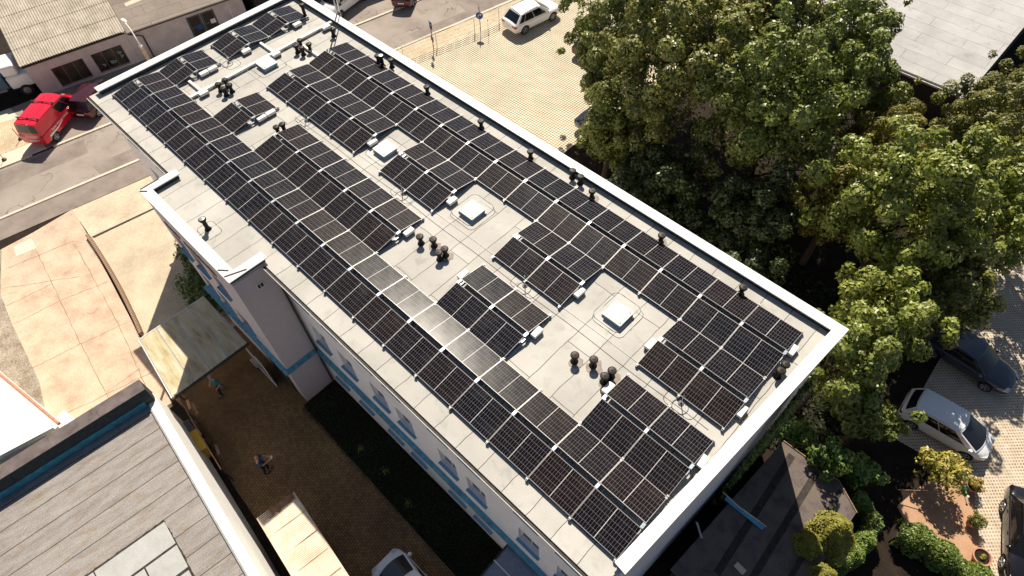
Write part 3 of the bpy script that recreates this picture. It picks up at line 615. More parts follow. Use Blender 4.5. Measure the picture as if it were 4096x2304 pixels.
# corrugated roof
def corrugated(x0, x1, y0, y1, zf, along, pitch, amp, thick, name, mat, parent, rows=1):
    """waves run across 'along' axis; sheets overlap in rows"""
    m = MB(); n = int((x1-x0)/pitch*6); V = []; F = []
    for r in range(rows):
        a = y0+(y1-y0)*r/rows; b = y0+(y1-y0)*(r+1)/rows+.06; o = len(V)
        for i in range(n+1):
            x = x0+(x1-x0)*i/n; w_ = amp*math.sin(2*math.pi*(x-x0)/pitch)
            dz = (rows-r)*-.0+.012*(r % 2)
            V += [(x,a,zf(x,a)+w_+.018), (x,b,zf(x,b)+w_-.004), (x,a,zf(x,a)+w_+.018-thick)]
        F += [(o+3*i,o+3*i+3,o+3*i+4,o+3*i+1) for i in range(n)]+[(o+3*i,o+3*i+2,o+3*i+5,o+3*i+3) for i in range(n)]
    m.add(V, F); return m.build(name, mat, parent, smooth=True, angle=60)
MT['fibre_roof'] = ground('fibre_cement_roof', [(.25, (.36,.31,.24)), (.55, (.56,.50,.41)), (.8, (.66,.60,.50))], 1.1, None, .2, 9, (.72, 1.12))
corrugated(-.15, 7.25, -.42, 6.0, lambda x, y: 2.86+.27*(y+.42), 'x', .177, .032, .012, 'roof', 'fibre_roof', sh, 4)
m = MB(); m.box(-.1,7.15,-.36,-.24,2.62,2.72); m.build('gutter', 'gutter', sh)
# flat-roofed annexe
an = thing('annexe_building', 'long low annexe with bitumen roof, grey double door and tall doors beyond', 'building', (-20.94,-1.03,0), math.atan2(.978,.209))
w = MB().box(7.16,16.2,.02,7,-.1,2.5).build('wall', 'plaster_grey', an); cut(w, MB().box(11.62,13.82,-.3,.14,.1,2.05))
MT['annex_roof'] = membrane('annexe_bitumen', (.36,.30,.25), (.24,.20,.165), (.10,.08,.07), False, 20)
m = MB(); m.add([(7.28,-.35,2.62),(16.4,-.35,2.62),(16.4,7,3.9),(7.28,7,3.9),(7.28,-.35,2.5),(16.4,-.35,2.5),(16.4,7,3.78),(7.28,7,3.78)], [(0,1,2,3),(7,6,5,4),(0,4,5,1),(1,5,6,2),(2,6,7,3),(3,7,4,0)]); m.build('roof', 'annex_roof', an)
m = MB(); m.box(7.3,16.3,-.46,-.355,2.5,2.6); m.build('gutter', 'gutter', an)
m = MB(); m.tube([(7.4,-.4,2.5),(7.9,-.35,2.2),(8.2,-.10,1.9),(8.2,-.08,.0)], .055, 8); m.build('downpipe', 'gutter', an, smooth=True)
m = MB(); m.add([(8.2,2.4,3.11),(11.2,2.7,3.16),(11.2,3.3,3.265),(8.2,2.8,3.18)],[(0,1,2,3)]); m.build('bright_sheet', 'concrete_pale', an)
for a, b in ((11.64,12.70),(12.74,13.80)):
    m = MB(); m.box(a,b,.07,.12,.1,2.03); d = m.build('door', 'door_grey', an); m = MB(); m.box(a+.15,b-.15,.05,.069,.25,1.0).box(a+.15,b-.15,.05,.069,1.15,1.9); m.build('door_panel', 'dark_wall', d)
    if a > 12: MB().box(a+.55,a+.95,.03,.049,.95,1.3).build('notice', 'white', d)
    else: MB().box(a+.5,a+.9,.03,.049,.8,1.2).build('notice', 'blue', d)
m = MB(); m.box(9.35,9.42,-.02,.018,.0,2.5); m.build('wall_strip', 'plaster_grey', an); 
m = MB(); m.box(15.0,15.05,-.02,.018,.0,2.5); m.build('wall_strip', 'white_trim', an)
# dark tall house further up the street (casts the shade on the road)
dh = thing('street_house', 'tall house in shade beyond the annexe with pale window frames', 'building', (-16.95,15.5,0), math.atan2(.978,.209))
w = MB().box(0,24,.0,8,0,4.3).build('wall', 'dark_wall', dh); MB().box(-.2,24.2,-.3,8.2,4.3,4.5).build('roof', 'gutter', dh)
for i in range(5):
    x = 1.2+i*3.2; o = MB().box(x,x+1.2,-.03,-.001,1.2,2.6).build('window', 'white_trim', dh); MB().box(x+.07,x+1.13,-.04,-.031,1.27,2.53).build('pane', 'glass', o)
# grey hall on the right: big pitched felt roof
MT['hall_roof'] = membrane('hall_felt', (.56,.55,.54), (.46,.45,.43), (.30,.27,.25), False, 30)
hl = thing('grey_hall', 'large hall with pale grey felt roof behind the trees', 'building', (20.0,38.6,0))
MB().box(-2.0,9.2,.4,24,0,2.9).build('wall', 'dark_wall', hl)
m = MB(); m.add([(-2.4,0,3.0),(9.45,0.1,3.0),(9.45,24,5.4),(-2.4,24,5.4),(-2.4,0,2.9),(9.45,0.1,2.9),(9.45,24,5.3),(-2.4,24,5.3)], [(0,1,2,3),(7,6,5,4),(0,4,5,1),(1,5,6,2),(2,6,7,3),(3,7,4,0)]); m.build('roof', 'hall_roof', hl)
m = MB(); m.add([(-2.4,-.14,2.93),(9.4,-.04,2.93),(9.4,-.16,2.93),(-2.4,-.26,2.93),(-2.4,-.14,2.83),(9.4,-.04,2.83),(9.4,-.16,2.83),(-2.4,-.26,2.83)],[(7,6,5,4),(0,4,5,1),(2,6,7,3)]); m.beam((-2.4,-.26,2.94),(9.4,-.16,2.94),.02,.03); m.build('gutter', 'white_trim', hl)
for x in (1.6,2.0,9.2): m = MB(); m.beam((x,-.26,2.95),(x,.02,3.0),.05,.02); m.build('bracket', 'white_trim', hl)
# flat-roofed workshop at the lower left. local x along its long yard wall, y away from the yard
fb = thing('flat_roof_workshop', 'low workshop with streaked bitumen roof, raised dark parapet and white yard wall', 'building', (11.285,-7.20,0), math.atan2(-.092,.996))
HB = 4.0
MB().box(.0,26,-18,0,-.1,HB-.02).build('wall', 'plaster_cream', fb)
g = G('streaked_felt'); x, y, z = g.xyz(); br = g.n('ShaderNodeTexBrick'); ca, sa = math.cos(.02), math.sin(.02)
wv = g.m_('MULTIPLY', g.noise(.8, 2), .08); g.set(br.inputs['Vector'], g.vec(g.m_('ADD', y, wv), g.m_('ADD', x, wv))); br.offset = .3; br.inputs['Scale'].default_value = 1; br.inputs['Mortar Size'].default_value = .018; br.inputs['Brick Width'].default_value = 26; br.inputs['Row Height'].default_value = .98
br.inputs['Color1'].default_value = (.95,.95,.95,1); br.inputs['Color2'].default_value = (1.04,1.04,1.04,1)
st = g.ramp(g.noise(1, 6, g.vec(g.m_('MULTIPLY', x, 3.2), g.m_('MULTIPLY', y, .75)), .72), [(.3,(.24,.205,.185)),(.5,(.34,.31,.29)),(.75,(.42,.40,.38))])
rs = g.ramp(g.noise(1, 5, g.vec(g.m_('MULTIPLY', x, 5), g.m_('MULTIPLY', y, 1.0), 4.0), .6), [(.56,0.0),(.70,.75)])
c = g.mix(rs, st, (.30,.20,.09)); c = g.mix(1, c, g.ramp(g.noise(22, 4, rough=.9), [(.32,.55),(.66,1.22)]), 'MULTIPLY'); c = g.mix(1, c, br.outputs['Color'], 'MULTIPLY'); c = g.mix(br.outputs['Fac'], c, (.06,.045,.035)); g.bump(g.noise(30, 3), .4, .01); MT['streak'] = g.fin(c, .9, 0, .25)
MB().box(.55,25.8,-18,-.36,HB-.019,HB+.05).build('roof', 'streak', fb)
m = MB(); m.box(.5,25.9,-.34,.04,HB-.018,HB+.16); m.build('wall_coping', 'plaster_cream', fb, bevel=.02)
m = MB(); m.box(.55,25.8,-.40,-.342,HB+.051,HB+.14); m.build('edge_flashing', 'steel', fb)
# raised mono-pitch parapet at its street end
yb = -.02
m = MB(); m.add([(-.15,-18,HB-.3),(-.15,yb,HB-.3),(.58,yb,HB-.3),(.58,-18,HB-.3),(-.15,-18,HB+1.0),(-.15,yb,HB+1.0),(.43,yb,HB+.97),(.43,-18,HB+.97),(.58,-18,HB+.5),(.58,yb,HB+.5)],
      [(4,5,6,7),(7,6,9,8),(0,1,5,4),(8,9,2,3),(1,2,9,6,5),(0,4,7,8,3)])
m.build('raised_parapet', 'coping_dark', fb)
MT['slate_dark'] = plain('dark_parapet_felt', (.15,.12,.115), .8, var=.25, scale=2)
m = MB()
for i in range(9): m.box(-.19,.46,-.02-2*(i+1)+.01,-.02-2*i,HB+1.004,HB+1.03)
m.build('parapet_cap', 'slate_dark', fb)
m = MB(); m.box(.582,.62,-18,-.40,HB+.052,HB+.5); m.build('blue_upstand', 'upstand_blue', fb)
# lighter repair sheets on its roof
MT['felt_new'] = ground('new_felt', [(.3,(.42,.42,.40)),(.7,(.52,.52,.50))], 1.5, None, .5, 30, (.8,1.12))
def jag(pts, z, name, mat, amp, step=.12, th=.004):
    Q = []
    for i in range(len(pts)):
        a = Vector(pts[i]); b = Vector(pts[(i+1)%len(pts)]); n = max(1, int((b-a).length/step)); d = (b-a).normalized(); q = Vector((d.y,-d.x))
        for t in range(n): Q.append(tuple(a.lerp(b, t/n)+q*random.uniform(0, amp)))
    return MB().prism(Q, z-th, z).build(name, mat, fb)

jag([(5.80,-1.90),(7.05,-1.86),(8.25,-1.86),(10,-1.9),(12,-1.9),(12,-5.3),(5.80,-5.3)], HB+.054, 'bitumen_edge', 'seam', .05)
def sheet(x0,x1,y0,y1,z): MB().prism([(x0,y0),(x1,y0),(x1,y1),(x0,y1)], z-.004, z).build('repair_sheet', 'felt_new', fb)
sheet(5.92,7.0,-4.75,-1.94,HB+.06); sheet(7.10,8.15,-3.2,-1.94,HB+.06); sheet(7.10,8.15,-5.0,-3.26,HB+.06); sheet(8.28,9.3,-4.2,-1.98,HB+.06); sheet(5.92,7.0,-7,-4.8,HB+.06); sheet(9.4,10.4,-5,-2.0,HB+.06)
# small corrugated lean-to
MT['poly_roof'] = ground('weathered_sheet_roof', [(.25,(.62,.42,.30)),(.5,(.78,.66,.52)),(.75,(.84,.76,.62))], .9, None, .2, 9, (.9,1.08), .6)
MT['rusty'] = ground('rusty_sheet', [(.3,(.16,.08,.045)),(.7,(.36,.20,.12))], 3)
ls = thing('sheet_roofed_lean_to', 'low lean-to with pale rust-streaked corrugated sheet roof in the yard', 'lean-to', (18.9,-5.50,0), -.10)
corrugated(0,9,-1.70,.02, lambda x, y: 2.3-.03*y, 'x', .076, .014, .006, 'roof', 'poly_roof', ls)
m = MB()
for x in (1.05,2.08,3.02,4.02,5.0,6): m.box(x-.012,x+.012,-1.70,.02,2.335,2.345)
m.build('sheet_lap', 'rusty', ls)
jm = MB(); pts = [(0,-1.66),(0,0)]+[(.38-.02*(i%3)+random.uniform(-.08,.05), -.02-1.6*i/12) for i in range(13)]
jm.prism(pts, 2.352, 2.356); jm.build('dirt_band', 'rusty', ls)
for x, y in ((.1,-1.6),(.1,-.1),(4,-.1),(4,-1.6)): MB().box(x-.04,x+.04,y-.04,y+.04,0,2.28).build('post', 'wood', ls)
MB().box(0.1,9,-1.64,-1.60,.1,2.2).build('back_panel', 'dark_wall', ls)
# canopy over the yard entrance
cp = thing('entrance_canopy', 'yellowed translucent canopy over the yard entrance, half in sunlight', 'canopy', (7.45,-6.30,0), 0)
g = G('polycarbonate'); x, y, z = g.xyz(); c = g.ramp(g.noise(1, 6, g.vec(g.m_('MULTIPLY', x, .7), g.m_('MULTIPLY', y, 3)), .6), [(.25,(.40,.30,.14)),(.45,(.72,.62,.38)),(.65,(.85,.80,.62))])
g.fin(c, .35, 0, .5); tr = g.n('ShaderNodeBsdfTranslucent'); g.set(tr.inputs[0], c); mx = g.n('ShaderNodeMixShader'); mx.inputs[0].default_value = .3; g.t.links.new(g.p.outputs[0], mx.inputs[1]); g.t.links.new(tr.outputs[0], mx.inputs[2]); g.t.links.new(mx.outputs[0], g.out.inputs[0]); MT['poly'] = g.m
def slab(x0,x1,y0,y1,z,t): return [(x0,y0,z),(x1,y0-.1*(x1-x0),z),(x1,y1,z),(x0,y1,z),(x0,y0,z-t),(x1,y0-.1*(x1-x0),z-t),(x1,y1,z-t),(x0,y1,z-t)]
BX = [(0,1),(2,3),(0,4)]
m = MB(); m.add([(0,0,3.2),(4.12,-.46,3.2),(4.12,3.55,3.2),(0.05,3.55,3.2),(0,0,3.185),(4.12,-.46,3.185),(4.12,3.55,3.185),(0.05,3.55,3.185)],[(0,1,2,3),(7,6,5,4)]); m.build('panel', 'poly', cp)
m = MB()
for ya, yb2 in ((.02,-.44),(.92,.62),(1.75,1.55),(2.65,2.52),(3.53,3.53)): m.beam((0,ya,3.215),(4.12,yb2,3.215),.05,.025)
m.build('glazing_bar', 'steel', cp)
m = MB(); m.beam((0,0,3.19),(0.05,3.55,3.19),.05,.06).beam((0,-.02,3.19),(4.12,-.49,3.19),.05,.06); m.build('edge_trim', 'white_trim', cp)
m = MB(); m.beam((4.17,-.5,3.15),(4.17,3.6,3.15),.10,.10); m.build('front_gutter', 'gutter', cp)
for x, y in ((.1,.05),(4.05,-.38),(2.1,-.15)): MB().box(x-.05,x+.05,y-.05,y+.05,0,3.15).build('post', 'wood', cp)
c2 = thing('glass_lean_to', 'blue-grey glazed lean-to roof against the facade at the bottom edge', 'lean-to', (27.33,-.5,0), 0)
MB().add([(0,-.15,3.05),(6,-.15,3.05),(6,-3.2,2.95),(0.1,-3.2,2.95)],[(0,3,2,1)]).build('panel', 'glass_roof' if 'glass_roof' in MT else 'sill', c2)
m = MB()
for y in (-.15,-1.02,-1.9,-2.8): m.beam((.02,y,3.06-.033*-y*0),(6,y,3.06),.045,.03)
m.build('glazing_bar', 'white_trim', c2); MB().beam((0,-.1,3.03),(.1,-3.25,2.95),.07,.09).build('edge_trim', 'gutter', c2)
for x, y in ((.15,-3.1),(5,-3.1)): MB().box(x-.04,x+.04,y-.04,y+.04,0,2.93).build('post', 'steel_dark', c2)
# white house at the left edge
wh = thing('white_house', 'cream white house corner at the left edge with deep window niches', 'building', (-1.0,-12.95,0), math.atan2(.19,1))
w = MB().box(-6,11.0,-7,0,-.1,4.1).build('wall', 'plaster_cream', wh)
cut(w, MB().box(2.2,4.0,-.45,.3,.5,2.2).box(4.9,7.6,-.5,.3,.35,2.2))
m = MB(); m.add([(-6,-.12,4.35),(11.1,-.12,4.35),(11.1,-7,7.4),(-6,-7,7.4),(-6,-.12,4.11),(11.1,-.12,4.11),(11.1,-7,7.2),(-6,-7,7.2)],[(0,1,2,3),(7,6,5,4),(0,4,5,1),(1,5,6,2),(2,6,7,3),(3,7,4,0)]); m.build('roof', 'plaster_cream', wh)
m = MB(); m.tube([(-6,.12,4.15),(11.0,.12,4.15)], .07, 8); m.build('gutter', 'terracotta', wh, smooth=True)
for x0, x1 in ((2.2,4.0),(4.9,7.6)):
    o = MB().box(x0,x1,-.44,-.38,.5,2.2).build('window', 'white_trim', wh); MB().box(x0+.08,x1-.08,-.379,-.37,.6,2.1).build('pane', 'shed_glass', o)
m = MB().box(7.4,8.6,0.02,.5,0,.7); m.build('plinth', 'plaster_cream', wh)
# low garage and mossy roof beyond the end wall, all in the shade of the building
gr = thing('low_garage', 'low mossy flat-roofed garage with felt strips beside the end wall', 'garage', (32.6,3.2,0), 0)
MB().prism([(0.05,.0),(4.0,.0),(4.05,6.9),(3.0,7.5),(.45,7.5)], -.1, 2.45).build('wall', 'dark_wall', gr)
MB().prism([(-.05,-.1),(4.1,-.1),(4.15,6.9),(3.0,7.6),(.4,7.6)], 2.46, 2.6).build('roof', 'moss_bitumen', gr)
for x, w_ in ((1.2,.3),(2.35,.28),(3.5,.2)): MB().add([(x,1,2.606),(x+w_,1,2.606),(x+w_-.35,7.3,2.606),(x-.35,7.3,2.606)],[(0,1,2,3)]).build('felt_strip', 'seam', gr)
m = MB(); m.beam((.4,7.62,2.62),(3.0,7.62,2.62),.04,.06).beam((3.0,7.62,2.62),(4.17,6.9,2.62),.04,.06); m.build('edge_strip', 'wood', gr)
bb = thing('blue_board', 'bright blue board lying on the dark low roof beside the end wall', 'board', (33.45,6.93,2.62), 0)
m = MB(); m.beam((-.9,0,.05),(.9,-.02,.05),.16,.05); m.build('board', 'belt_bright', bb)
m = MB(); m.tube([(-1.1,.13,.06),(-.3,.06,.09),(.4,.11,.07),(.95,.12,.06)], .03, 5); m.build('pipe_lagging', 'steel', bb)
sb = thing('slab_offcut', 'small pale paving slab left on the dark low roof', 'slab', (34.5,4.98,2.61), -.1)
MB().box(-.22,.22,-.12,.12,0,.06).build('slab', 'concrete_pale', sb, bevel=.01)
pk = thing('scrap_plank', 'narrow pale strip of board on the dark roof near the end wall', 'plank', (32.5,5.1,2.61), -.65)
MB().prism([(-.35,-.03),(.3,-.02),(.35,.05),(-.3,.06)],0,.03).build('plank', 'steel', pk)
# ------------------------------------------------------------------ vehicles
def car(name, label, cat, loc, rz, paint, S, plate=None):
    t = thing(name, label, cat, loc, rz)
    L, Wd = S['L'], S['W']; hw = Wd/2; st = S['st']     # stations: x, half width factor, z bottom, z shoulder, z top
    V = []; F = []; n = len(st)
    for x, wf, zb, zs, zt in st:
        w = hw*wf; half = [(w*.86, zb), (w*.97, zb+.10), (w, zb+(zs-zb)*.55), (w*.985, zs-.03), (w*.90, zs+(zt-zs)*.55+.0), (w*.70, zt), (w*.35, zt+S.get('crown',.03)*.8), (0, zt+S.get('crown',.03))]
        ring = [(x,-a,b) for a, b in half]+[(x,a,b) for a, b in half[::-1][1:]]; V += ring
    m_ = len(ring)
    for i in range(n-1):
        for k in range(m_-1): F.append((i*m_+k, i*m_+k+1, (i+1)*m_+k+1, (i+1)*m_+k))
        F.append((i*m_+m_-1, i*m_, (i+1)*m_, (i+1)*m_+m_-1))
    F.append(tuple(range(m_))); F.append(tuple((n-1)*m_+k for k in range(m_-1,-1,-1)))
    b = MB().add(V, F).build('body', [paint], t)
    c_ = MB(); r = S['r']
    for x in (S['xf'], S['xr']):
        for s in (-1,1): c_.cyl((x,s*(hw-.30),r+.02),(x,s*(hw+.3),r+.02),r*1.16,n=28)
    cut(b, c_)
    b.data.polygons.foreach_set('use_smooth', [True]*len(b.data.polygons)); b.data.set_sharp_from_angle(angle=R(38))
    # greenhouse
    xfb, xft, xrt, xrb, zb, zr, wb, wt = S['g']; wb *= hw; wt *= hw; bf, bt = S.get('bulge',(.16,.10))
    q = lambda u: 1-(2*u-1)**2
    def front(u,v): a = Vector((xfb+bf*q(u), wb*(2*u-1), zb)); c = Vector((xft+bt*q(u), wt*(2*u-1), zr)); return a.lerp(c, v)
    def rear(u,v): a = Vector((xrb-.08*q(u), -wb*(2*u-1), zb)); c = Vector((xrt-.05*q(u), -wt*(2*u-1), zr)); return a.lerp(c, v)
    def side(s): return lambda u,v: Vector((xrb+(xfb-xrb)*u, s*wb, zb)).lerp(Vector((xrt+(xft-xrt)*u, s*wt, zr)), v)+Vector((0,s*.025*math.sin(math.pi*v),0))
    def roof(u,v): a = rear(1-u,1); c = front(u,1); p = a.lerp(c, v); p.z += .045*q(u)+.045*q(v)*.7; return p
    def grid(f, u0,u1,v0,v1, nu, nv, off=0.0, m=None):
        m = m or MB(); V = []
        cen = sum((f(a,b2) for a in (0,1) for b2 in (0,1)), Vector())/4
        for i in range(nu+1):
            for j in range(nv+1):
                u = u0+(u1-u0)*i/nu; v = v0+(v1-v0)*j/nv; p = f(u,v)
                if off:
                    e = 1e-3; nn = (f(u+e,v)-p).cross(f(u,v+e)-p).normalized()
                    o_ = Vector(((xfb+xrb)/2,0,zb)); nn = nn if nn.dot(p-o_) > 0 else -nn; p = p+nn*off
                V.append(p)
        return m.add(V, [(i*(nv+1)+j,(i+1)*(nv+1)+j,(i+1)*(nv+1)+j+1,i*(nv+1)+j+1) for i in range(nu) for j in range(nv)])
    m = MB(); grid(front,0,1,0,1,8,3,m=m); grid(rear,0,1,0,1,8,3,m=m); grid(side(1),0,1,0,1,6,3,m=m); grid(side(-1),0,1,0,1,6,3,m=m); grid(roof,0,1,0,1,8,8,m=m)
    cab = m.build('roof', S.get('roofmat', paint), t, smooth=True, angle=30)
    grid(front,.05,.95,.05,.93,10,3,.008).build('windscreen', 'tint', t, smooth=True)
    grid(rear,.08,.92,.22 if S.get('van') else .1,.88,8,3,.008).build('rear_window', 'tint', t, smooth=True)
    for s in (-1,1):
        for a, b2 in S['sw']: grid(side(s),a,b2,.10,.88,4,3,.007).build('side_window', 'tint', t, smooth=True)
    for s in (-1,1):
        for x in (S['xf'], S['xr']):
            y0 = s*(hw-.26); y1 = s*(hw-.035)
            m = MB(); m.cyl((x,y0,r),(x,y1,r),r,n=28); wh_ = m.build('wheel', 'rubber', t, smooth=True)
            m = MB(); m.cyl((x,y1,r),(x,y1+s*.006,r),r*.66,n=24); m.build('rim', 'black_trim', wh_, smooth=True)
            m = MB()
            for k in range(5):
                a = 2*math.pi*k/5+.3; m.beam((x,y1+s*.012,r),(x+r*.63*math.cos(a),y1+s*.012,r+r*.63*math.sin(a)),.012,.055,(0,1,0)); 
            P_ = [(x+r*.64*math.cos(2*math.pi*i/24), y1+s*.012, r+r*.64*math.sin(2*math.pi*i/24)) for i in range(24)]; m.tube(P_, .012, 5, True)
            for k in range(5):
                a = 2*math.pi*k/5+.3; m.quad((x+.03*math.cos(a+1.57),y1+s*.018,r+.03*math.sin(a+1.57)),(x+r*.6*math.cos(a)+.035*math.cos(a+1.57),y1+s*.018,r+r*.6*math.sin(a)+.035*math.sin(a+1.57)),(x+r*.6*math.cos(a)-.035*math.cos(a+1.57),y1+s*.018,r+r*.6*math.sin(a)-.035*math.sin(a+1.57)),(x-.03*math.cos(a+1.57),y1+s*.018,r-.03*math.sin(a+1.57)))
            m.build('spokes', 'rim', wh_)
        # mirror, lamps, handle
        mx, mz = S['g'][0]-.22, zb+.06
        m = MB(); m.lathe([(0.0,-.075),(.07,-.06),(.095,0),(.07,.06),(0.0,.075)], (mx, s*(hw+.06), mz), 10); m.build('wing_mirror', S.get('mirror', paint), t, smooth=True)
        x1, wf1, z1, zs1, zt1 = st[-2]; xe = st[-1][0]
        m = MB(); w1 = hw*wf1; w2 = hw*st[-1][1]
        zc = zs1-.04; m.add([(xe+.012,s*w2*.62,zc-.07),(xe+.012,s*w2*.62,zc+.02),(xe-.01,s*w2*.98,zc+.03),(xe-.01,s*w2*.98,zc-.09),(x1+.02,s*(w1*.97+.015),zc+.05),(x1+.02,s*(w1*.97+.015),zc-.04),(x1-.22,s*(w1*.9),zc+.13),(x1-.05,s*(w1*.66),zt1+.03-.03)],
            [(0,1,2,3),(3,2,4,5),(1,7,4,2),(4,7,6)]); m.build('headlight', 'lamp_clear', t)
        x0, wf0, _, zs0, zt0 = st[0]; x2, wf2, _, zs2, zt2 = st[1]
        zc = zs0-.06; m = MB(); m.add([(x0-.012,s*hw*wf0*.55,zc-.06),(x0-.012,s*hw*wf0*.55,zc+.08),(x0-.008,s*hw*wf0,zc+.10),(x0-.008,s*hw*wf0,zc-.08),(x2,s*(hw*wf2+.012),zc+.10),(x2,s*(hw*wf2+.012),zc-.02)],[(0,1,2,3),(3,2,4,5)]); m.build('taillight', 'lamp_red', t)
    x0 = st[0][0]; m = MB(); m.box(x0-.02,x0-.005,-.26,.26,st[0][2]+.22,st[0][2]+.33); m.build('number_plate', 'plate', t)
    xe = st[-1][0]; m = MB(); m.box(xe+.003,xe+.016,-hw*.45,hw*.45,st[-1][2]+.08,st[-1][2]+.22); m.build('grille', 'black_trim', t)
    m = MB(); m.box(xe+.017,xe+.024,-.26,.26,st[-1][2]+.10,st[-1][2]+.21); m.build('number_plate', 'plate', t)
    for s in (-1,1):
        for hx in S.get('doors', (.1,-.9)):
            m = MB(); m.box(hx-.08,hx+.08,s*(hw*1.0),s*(hw*1.0+.02),zb-.14,zb-.115) if s > 0 else m.box(hx-.08,hx+.08,-(hw*1.0+.02),-(hw*1.0),zb-.14,zb-.115); m.build('door_handle', paint, t)
    return t, side, grid, front, rear
SUV = dict(L=4.8,W=1.94,r=.37,xf=1.42,xr=-1.43,g=(1.20,.22,-1.60,-2.22,1.02,1.68,.955,.76),sw=((.05,.20),(.215,.52),(.535,.88)),crown=.04,
  st=[(-2.38,.88,.42,.92,1.0),(-2.25,.97,.36,.98,1.08),(-1.9,1.0,.32,1.0,1.10),(-1.0,1.0,.30,1.0,1.08),(0,1.0,.30,1.0,1.06),(.9,1.0,.30,.98,1.06),(1.4,1.0,.32,.93,1.03),(1.9,.97,.34,.86,.97),(2.2,.90,.36,.78,.88),(2.38,.74,.40,.68,.74)])
VAN = dict(L=4.8,W=1.92,r=.33,xf=1.5,xr=-1.5,g=(1.62,.95,-2.22,-2.36,1.12,1.93,.96,.82),sw=((.60,.83),(.845,.965)),van=1,crown=.03,bulge=(.18,.10),mirror='black_trim',
  st=[(-2.42,.94,.40,1.05,1.12),(-2.34,.99,.34,1.08,1.15),(-1.5,1.0,.30,1.08,1.15),(0,1.0,.30,1.08,1.15),(1.4,1.0,.30,1.04,1.13),(1.8,.99,.32,.98,1.08),(2.2,.93,.34,.82,.93),(2.4,.80,.38,.66,.74)])
HATCH = dict(L=3.95,W=1.68,r=.30,xf=1.27,xr=-1.20,g=(1.42,.38,-1.52,-1.82,.93,1.50,.95,.78),sw=((.05,.2),(.215,.50),(.515,.87)),crown=.03,bulge=(.2,.12),
  st=[(-1.96,.88,.40,.84,.92),(-1.86,.97,.32,.90,.98),(-1.3,1.0,.26,.92,.98),(0,1.0,.24,.92,.98),(.9,1.0,.25,.90,.97),(1.35,.98,.27,.84,.93),(1.7,.92,.30,.74,.83),(1.97,.72,.34,.60,.66)])
SEDAN = dict(L=4.4,W=1.78,r=.31,xf=1.33,xr=-1.32,g=(1.02,.22,-1.15,-1.75,.88,1.42,.93,.73),sw=((.12,.28),(.295,.56),(.575,.87)),crown=.035,
  st=[(-2.2,.86,.38,.80,.88),(-2.1,.95,.32,.86,.94),(-1.6,1.0,.28,.88,.95),(-.6,1.0,.25,.88,.94),(.4,1.0,.25,.87,.93),(1.0,.99,.26,.85,.93),(1.5,.97,.28,.79,.89),(1.95,.88,.30,.70,.78),(2.2,.68,.34,.58,.63)])
def hd(x, y): return math.atan2(y, x)
h = hd(.09,.996); v = Vector((math.cos(h),math.sin(h))); nrm = Vector((-v.y,v.x))     # white SUV: wheels on its +x side are seen
def place(wheel_r, wheel_f, hw, side_, xr, xf):
    a = Vector(wheel_r); b = Vector(wheel_f); d = (b-a).normalized(); n_ = Vector((-d.y,d.x)); mid = a-d*xr; c = mid-n_*side_*(hw-.03); return (c.x,c.y,0), math.atan2(d.y,d.x)
Z0 = .045
loc, rz = place((.80,28.45),(1.20,31.28),.97,-1,-1.43,1.42)
suv = car('parked_car', 'white off-road estate car parked on the pale setts by the railing', 'car', (*loc[:2],Z0), rz, 'white_car', SUV)
t = suv[0]; 
for s in (-1,1): MB().tube([(-1.5,s*.68,1.68),(-1.4,s*.69,1.73),(.0,s*.69,1.74),(.12,s*.68,1.68)], .018, 6).build('roof_rail', 'chrome', t, smooth=True)
loc, rz = place((-15.2,-2.42),(-16.9,.05),.96,-1,-1.5,1.5)
van = car('delivery_van', 'red van with roof bars parked half on the pavement', 'van', (*loc[:2],.03), rz, 'red', VAN)
t = van[0]
for x in (-1.75,-.0):
    m = MB(); m.beam((x,-.88,2.07),(x,.88,2.07),.05,.04)
    for y in (-.75,0,.75): m.box(x-.04,x+.04,y-.03,y+.03,1.93,2.10)
    m.build('roof_bar', 'steel_dark', t)
m = MB()
for y in (-.3,.3): m.beam((-2.0,y,1.995),(.7,y,2.0),.03,.008)
m.build('roof_rib', 'red', t)
text_obj('lettering', 'Sanitär Heizung Lüftung', .20, 'white', t, (-.55,-.974,.86), (R(90),0,0))
text_obj('lettering', 'Bad & Wärme', .20, 'white', t, (-1.45,-.95,1.28), (R(82),0,0)) if False else None
text_obj('lettering', 'Sanitär Heizung Lüftung', .105, 'white', t, (-2.45,0,.72), (R(90),0,R(-90)))
m = MB(); m.add([(-1.9,-.972,.62),(-.9,-.972,.66),(-.3,-.972,.80),(-.35,-.972,.84),(-1.0,-.972,.76),(-1.9,-.972,.78)],[(0,1,2,3,4,5)]); m.build('blue_swoosh', 'white', t)
loc, rz = place((-15.35,.72),(-16.85,2.85),.86,-1,-1.32,1.33)
car('parked_car', 'dark maroon hatchback parked between the red van and the roof corner', 'car', (*loc[:2],.03), rz, 'darkred', HATCH)
d = Vector((-.59,.81)); c0 = Vector((-9.1,24.0))
car('parked_car', 'dark red car standing in the road at the top edge of the photo', 'car', (c0.x+d.x*2.15,c0.y+d.y*2.15,.02), math.atan2(d.y,d.x), 'darkred', dict(HATCH))
loc, rz = place((37.0,16.95),(39.48,17.14),.84,-1,-1.20,1.27)
car('parked_car', 'white hatchback parked under the trees beside the grass pavers', 'car', (*loc[:2],Z0), rz, 'white_car', HATCH)
car('parked_car', 'dark grey car whose bonnet sticks out from under the trees', 'car', (37.45,22.25,Z0), R(-3), 'grey_car', SEDAN)
loc, rz = place((42.42,13.59),(41.62,15.84),.90,1,-1.25,1.15)
loc, rz = place((41.58,15.95),(42.44,13.55),.90,-1,-1.27,1.28)
car('parked_car', 'glossy black car cut off at the right edge of the photo', 'car', (*loc[:2],Z0), rz, 'black_car', dict(SEDAN, xf=1.28, xr=-1.27, r=.32))
